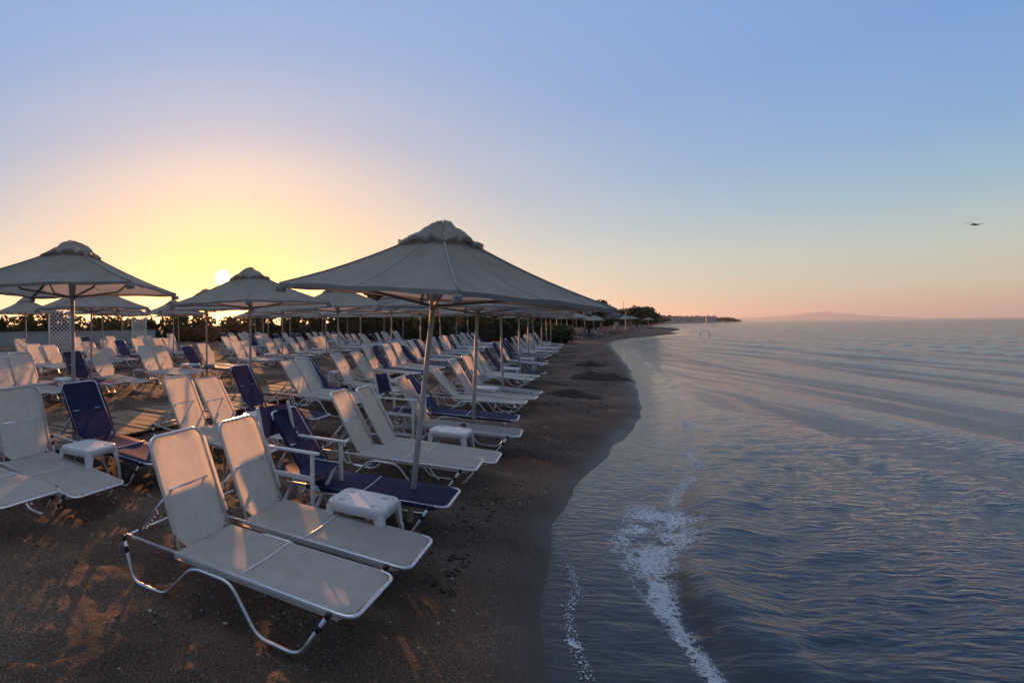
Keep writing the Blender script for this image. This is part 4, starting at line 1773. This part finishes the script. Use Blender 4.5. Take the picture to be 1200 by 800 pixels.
def heap(px_, py_, w_px, hgt, label, seed):
    c = P(px_, py_, .03)
    W = w_px * c.y / F
    r2 = np.random.RandomState(seed)
    n = 60
    t = np.linspace(0, 2 * np.pi, n, endpoint=False)
    rows = []
    for i in range(13):
        f_ = i / 12
        row = []
        for j in range(n):
            rr = f_ * (1 + .35 * (vnoise(np.array([t[j] * 2.2 + seed]), np.array([3.1]))[0] - .5))
            lx, ly = math.cos(t[j]) * rr * W * .5, math.sin(t[j]) * rr * W * .36
            X, Y = c.x + lx * .95 + ly * .3, c.y + ly - lx * .3
            zz = hgt * (1 - f_ ** 1.6) * (.55 + .9 * vnoise(np.array([X * 4.1]), np.array([Y * 4.1]))[0]) + .04 * (vnoise(np.array([X * 17]), np.array([Y * 17]))[0] - .5)
            row.append((X - c.x, Y - c.y, gz(X, Y) + (zz if i < 12 else -.02)))
        rows.append(row)
    o = MB().grid(rows, closed=True).build('seaweed_heap', M_WEED, None, (c.x, c.y, 0))
    return tag(o, label, 'seaweed', 'heaps of dried seaweed')


heap(700, 442, 62, .21, 'largest dark heap of dried seaweed lying on the sand beyond the front row', 3)
heap(693, 427.5, 34, .17, 'small dark heap of seaweed just beyond the largest heap', 9)
heap(672, 462, 60, .11, 'flat dark patch of seaweed on this side of the largest heap', 14)

# foam of the little breaking wave
def foam_points(n, u0, u1, t0, t1, dens, seed):
    r2 = np.random.RandomState(seed)
    u = r2.uniform(u0, u1, n)
    t = r2.uniform(t0, t1, n)
    k = r2.rand(n) < dens(u, t)
    u, t = u[k], t[k]
    d = brk_d(u) + t
    base = np.interp(u, su, sv)
    v = base - d
    return u * E_AL[0] + v * E_SE[0], u * E_AL[1] + v * E_SE[1], u, t


pts = []
for args in ((15000, 3.2, 7.2, -.3, .5, dens_patch, 1), (5000, 2.2, 4.2, -.1, .1, dens_line, 2), (5000, 6.6, 13, -.1, .1, dens_line, 3)):
    pts.append(foam_points(*args))
x = np.concatenate([p_[0] for p_ in pts]); y = np.concatenate([p_[1] for p_ in pts])
# lace left at the edge of the wash
n = 9000
u = npr.uniform(2.0, 4.6, n)
d = -.05 - .16 * np.clip(fbm(u * 1.5 + 9, u * 0, 2) + .3, 0, 1) + npr.normal(size=n) * .018
k = npr.rand(n) < np.clip((fbm(u * 6, u * 0 + 2, 3) + .12) * 5, 0, 1) * (u < 3.5) + .10
u, d = u[k], d[k]
v = np.interp(u, su, sv) - d
lx, ly = u * E_AL[0] + v * E_SE[0], u * E_AL[1] + v * E_SE[1]
nl = len(lx)
x = np.concatenate([x, lx]); y = np.concatenate([y, ly])
n = len(x)
s_ = .0016 + .0042 * npr.rand(n) ** 2.5
s_[-nl:] *= 1.0
S = np.stack([s_ * 1.3, s_, s_ * .6], -1)
z, _ = water_z(x, y)
z = z + S[:, 2] * npr.uniform(-.2, 1.6, n) + .012 * np.clip(fbm(x * 9, y * 9, 3) + .1, 0, 1)
z[-nl:] -= S[-nl:, 2] * .6
stuff(link('sea_foam', blobs('sea_foam', np.stack([x, y, z], -1), S, [M_FOAM], np.zeros(n, int), 8, .35)), 'white foam of the small wave breaking along the shore', 'foam')

# ------------------------------------------------------------------ sea haze
hz = MB().box((5000, 4000, 75), (26000, 11000, 160)).build('haze', [])
hm_ = bpy.data.materials.new('sea_haze')
hm_.use_nodes = True
hn = hm_.node_tree.nodes
hn.remove(hn['Principled BSDF'])
pv = hn.new('ShaderNodeVolumePrincipled')
pv.inputs['Color'].default_value = (.86, .90, .95, 1)
pv.inputs['Density'].default_value = .00012
pv.inputs['Anisotropy'].default_value = .66
hm_.node_tree.links.new(pv.outputs[0], hn['Material Output'].inputs['Volume'])
hz.data.materials.append(hm_)
hz['kind'] = 'stuff'
hz['label'] = 'thin evening haze over the sea and the far shore'
hz['category'] = 'haze'
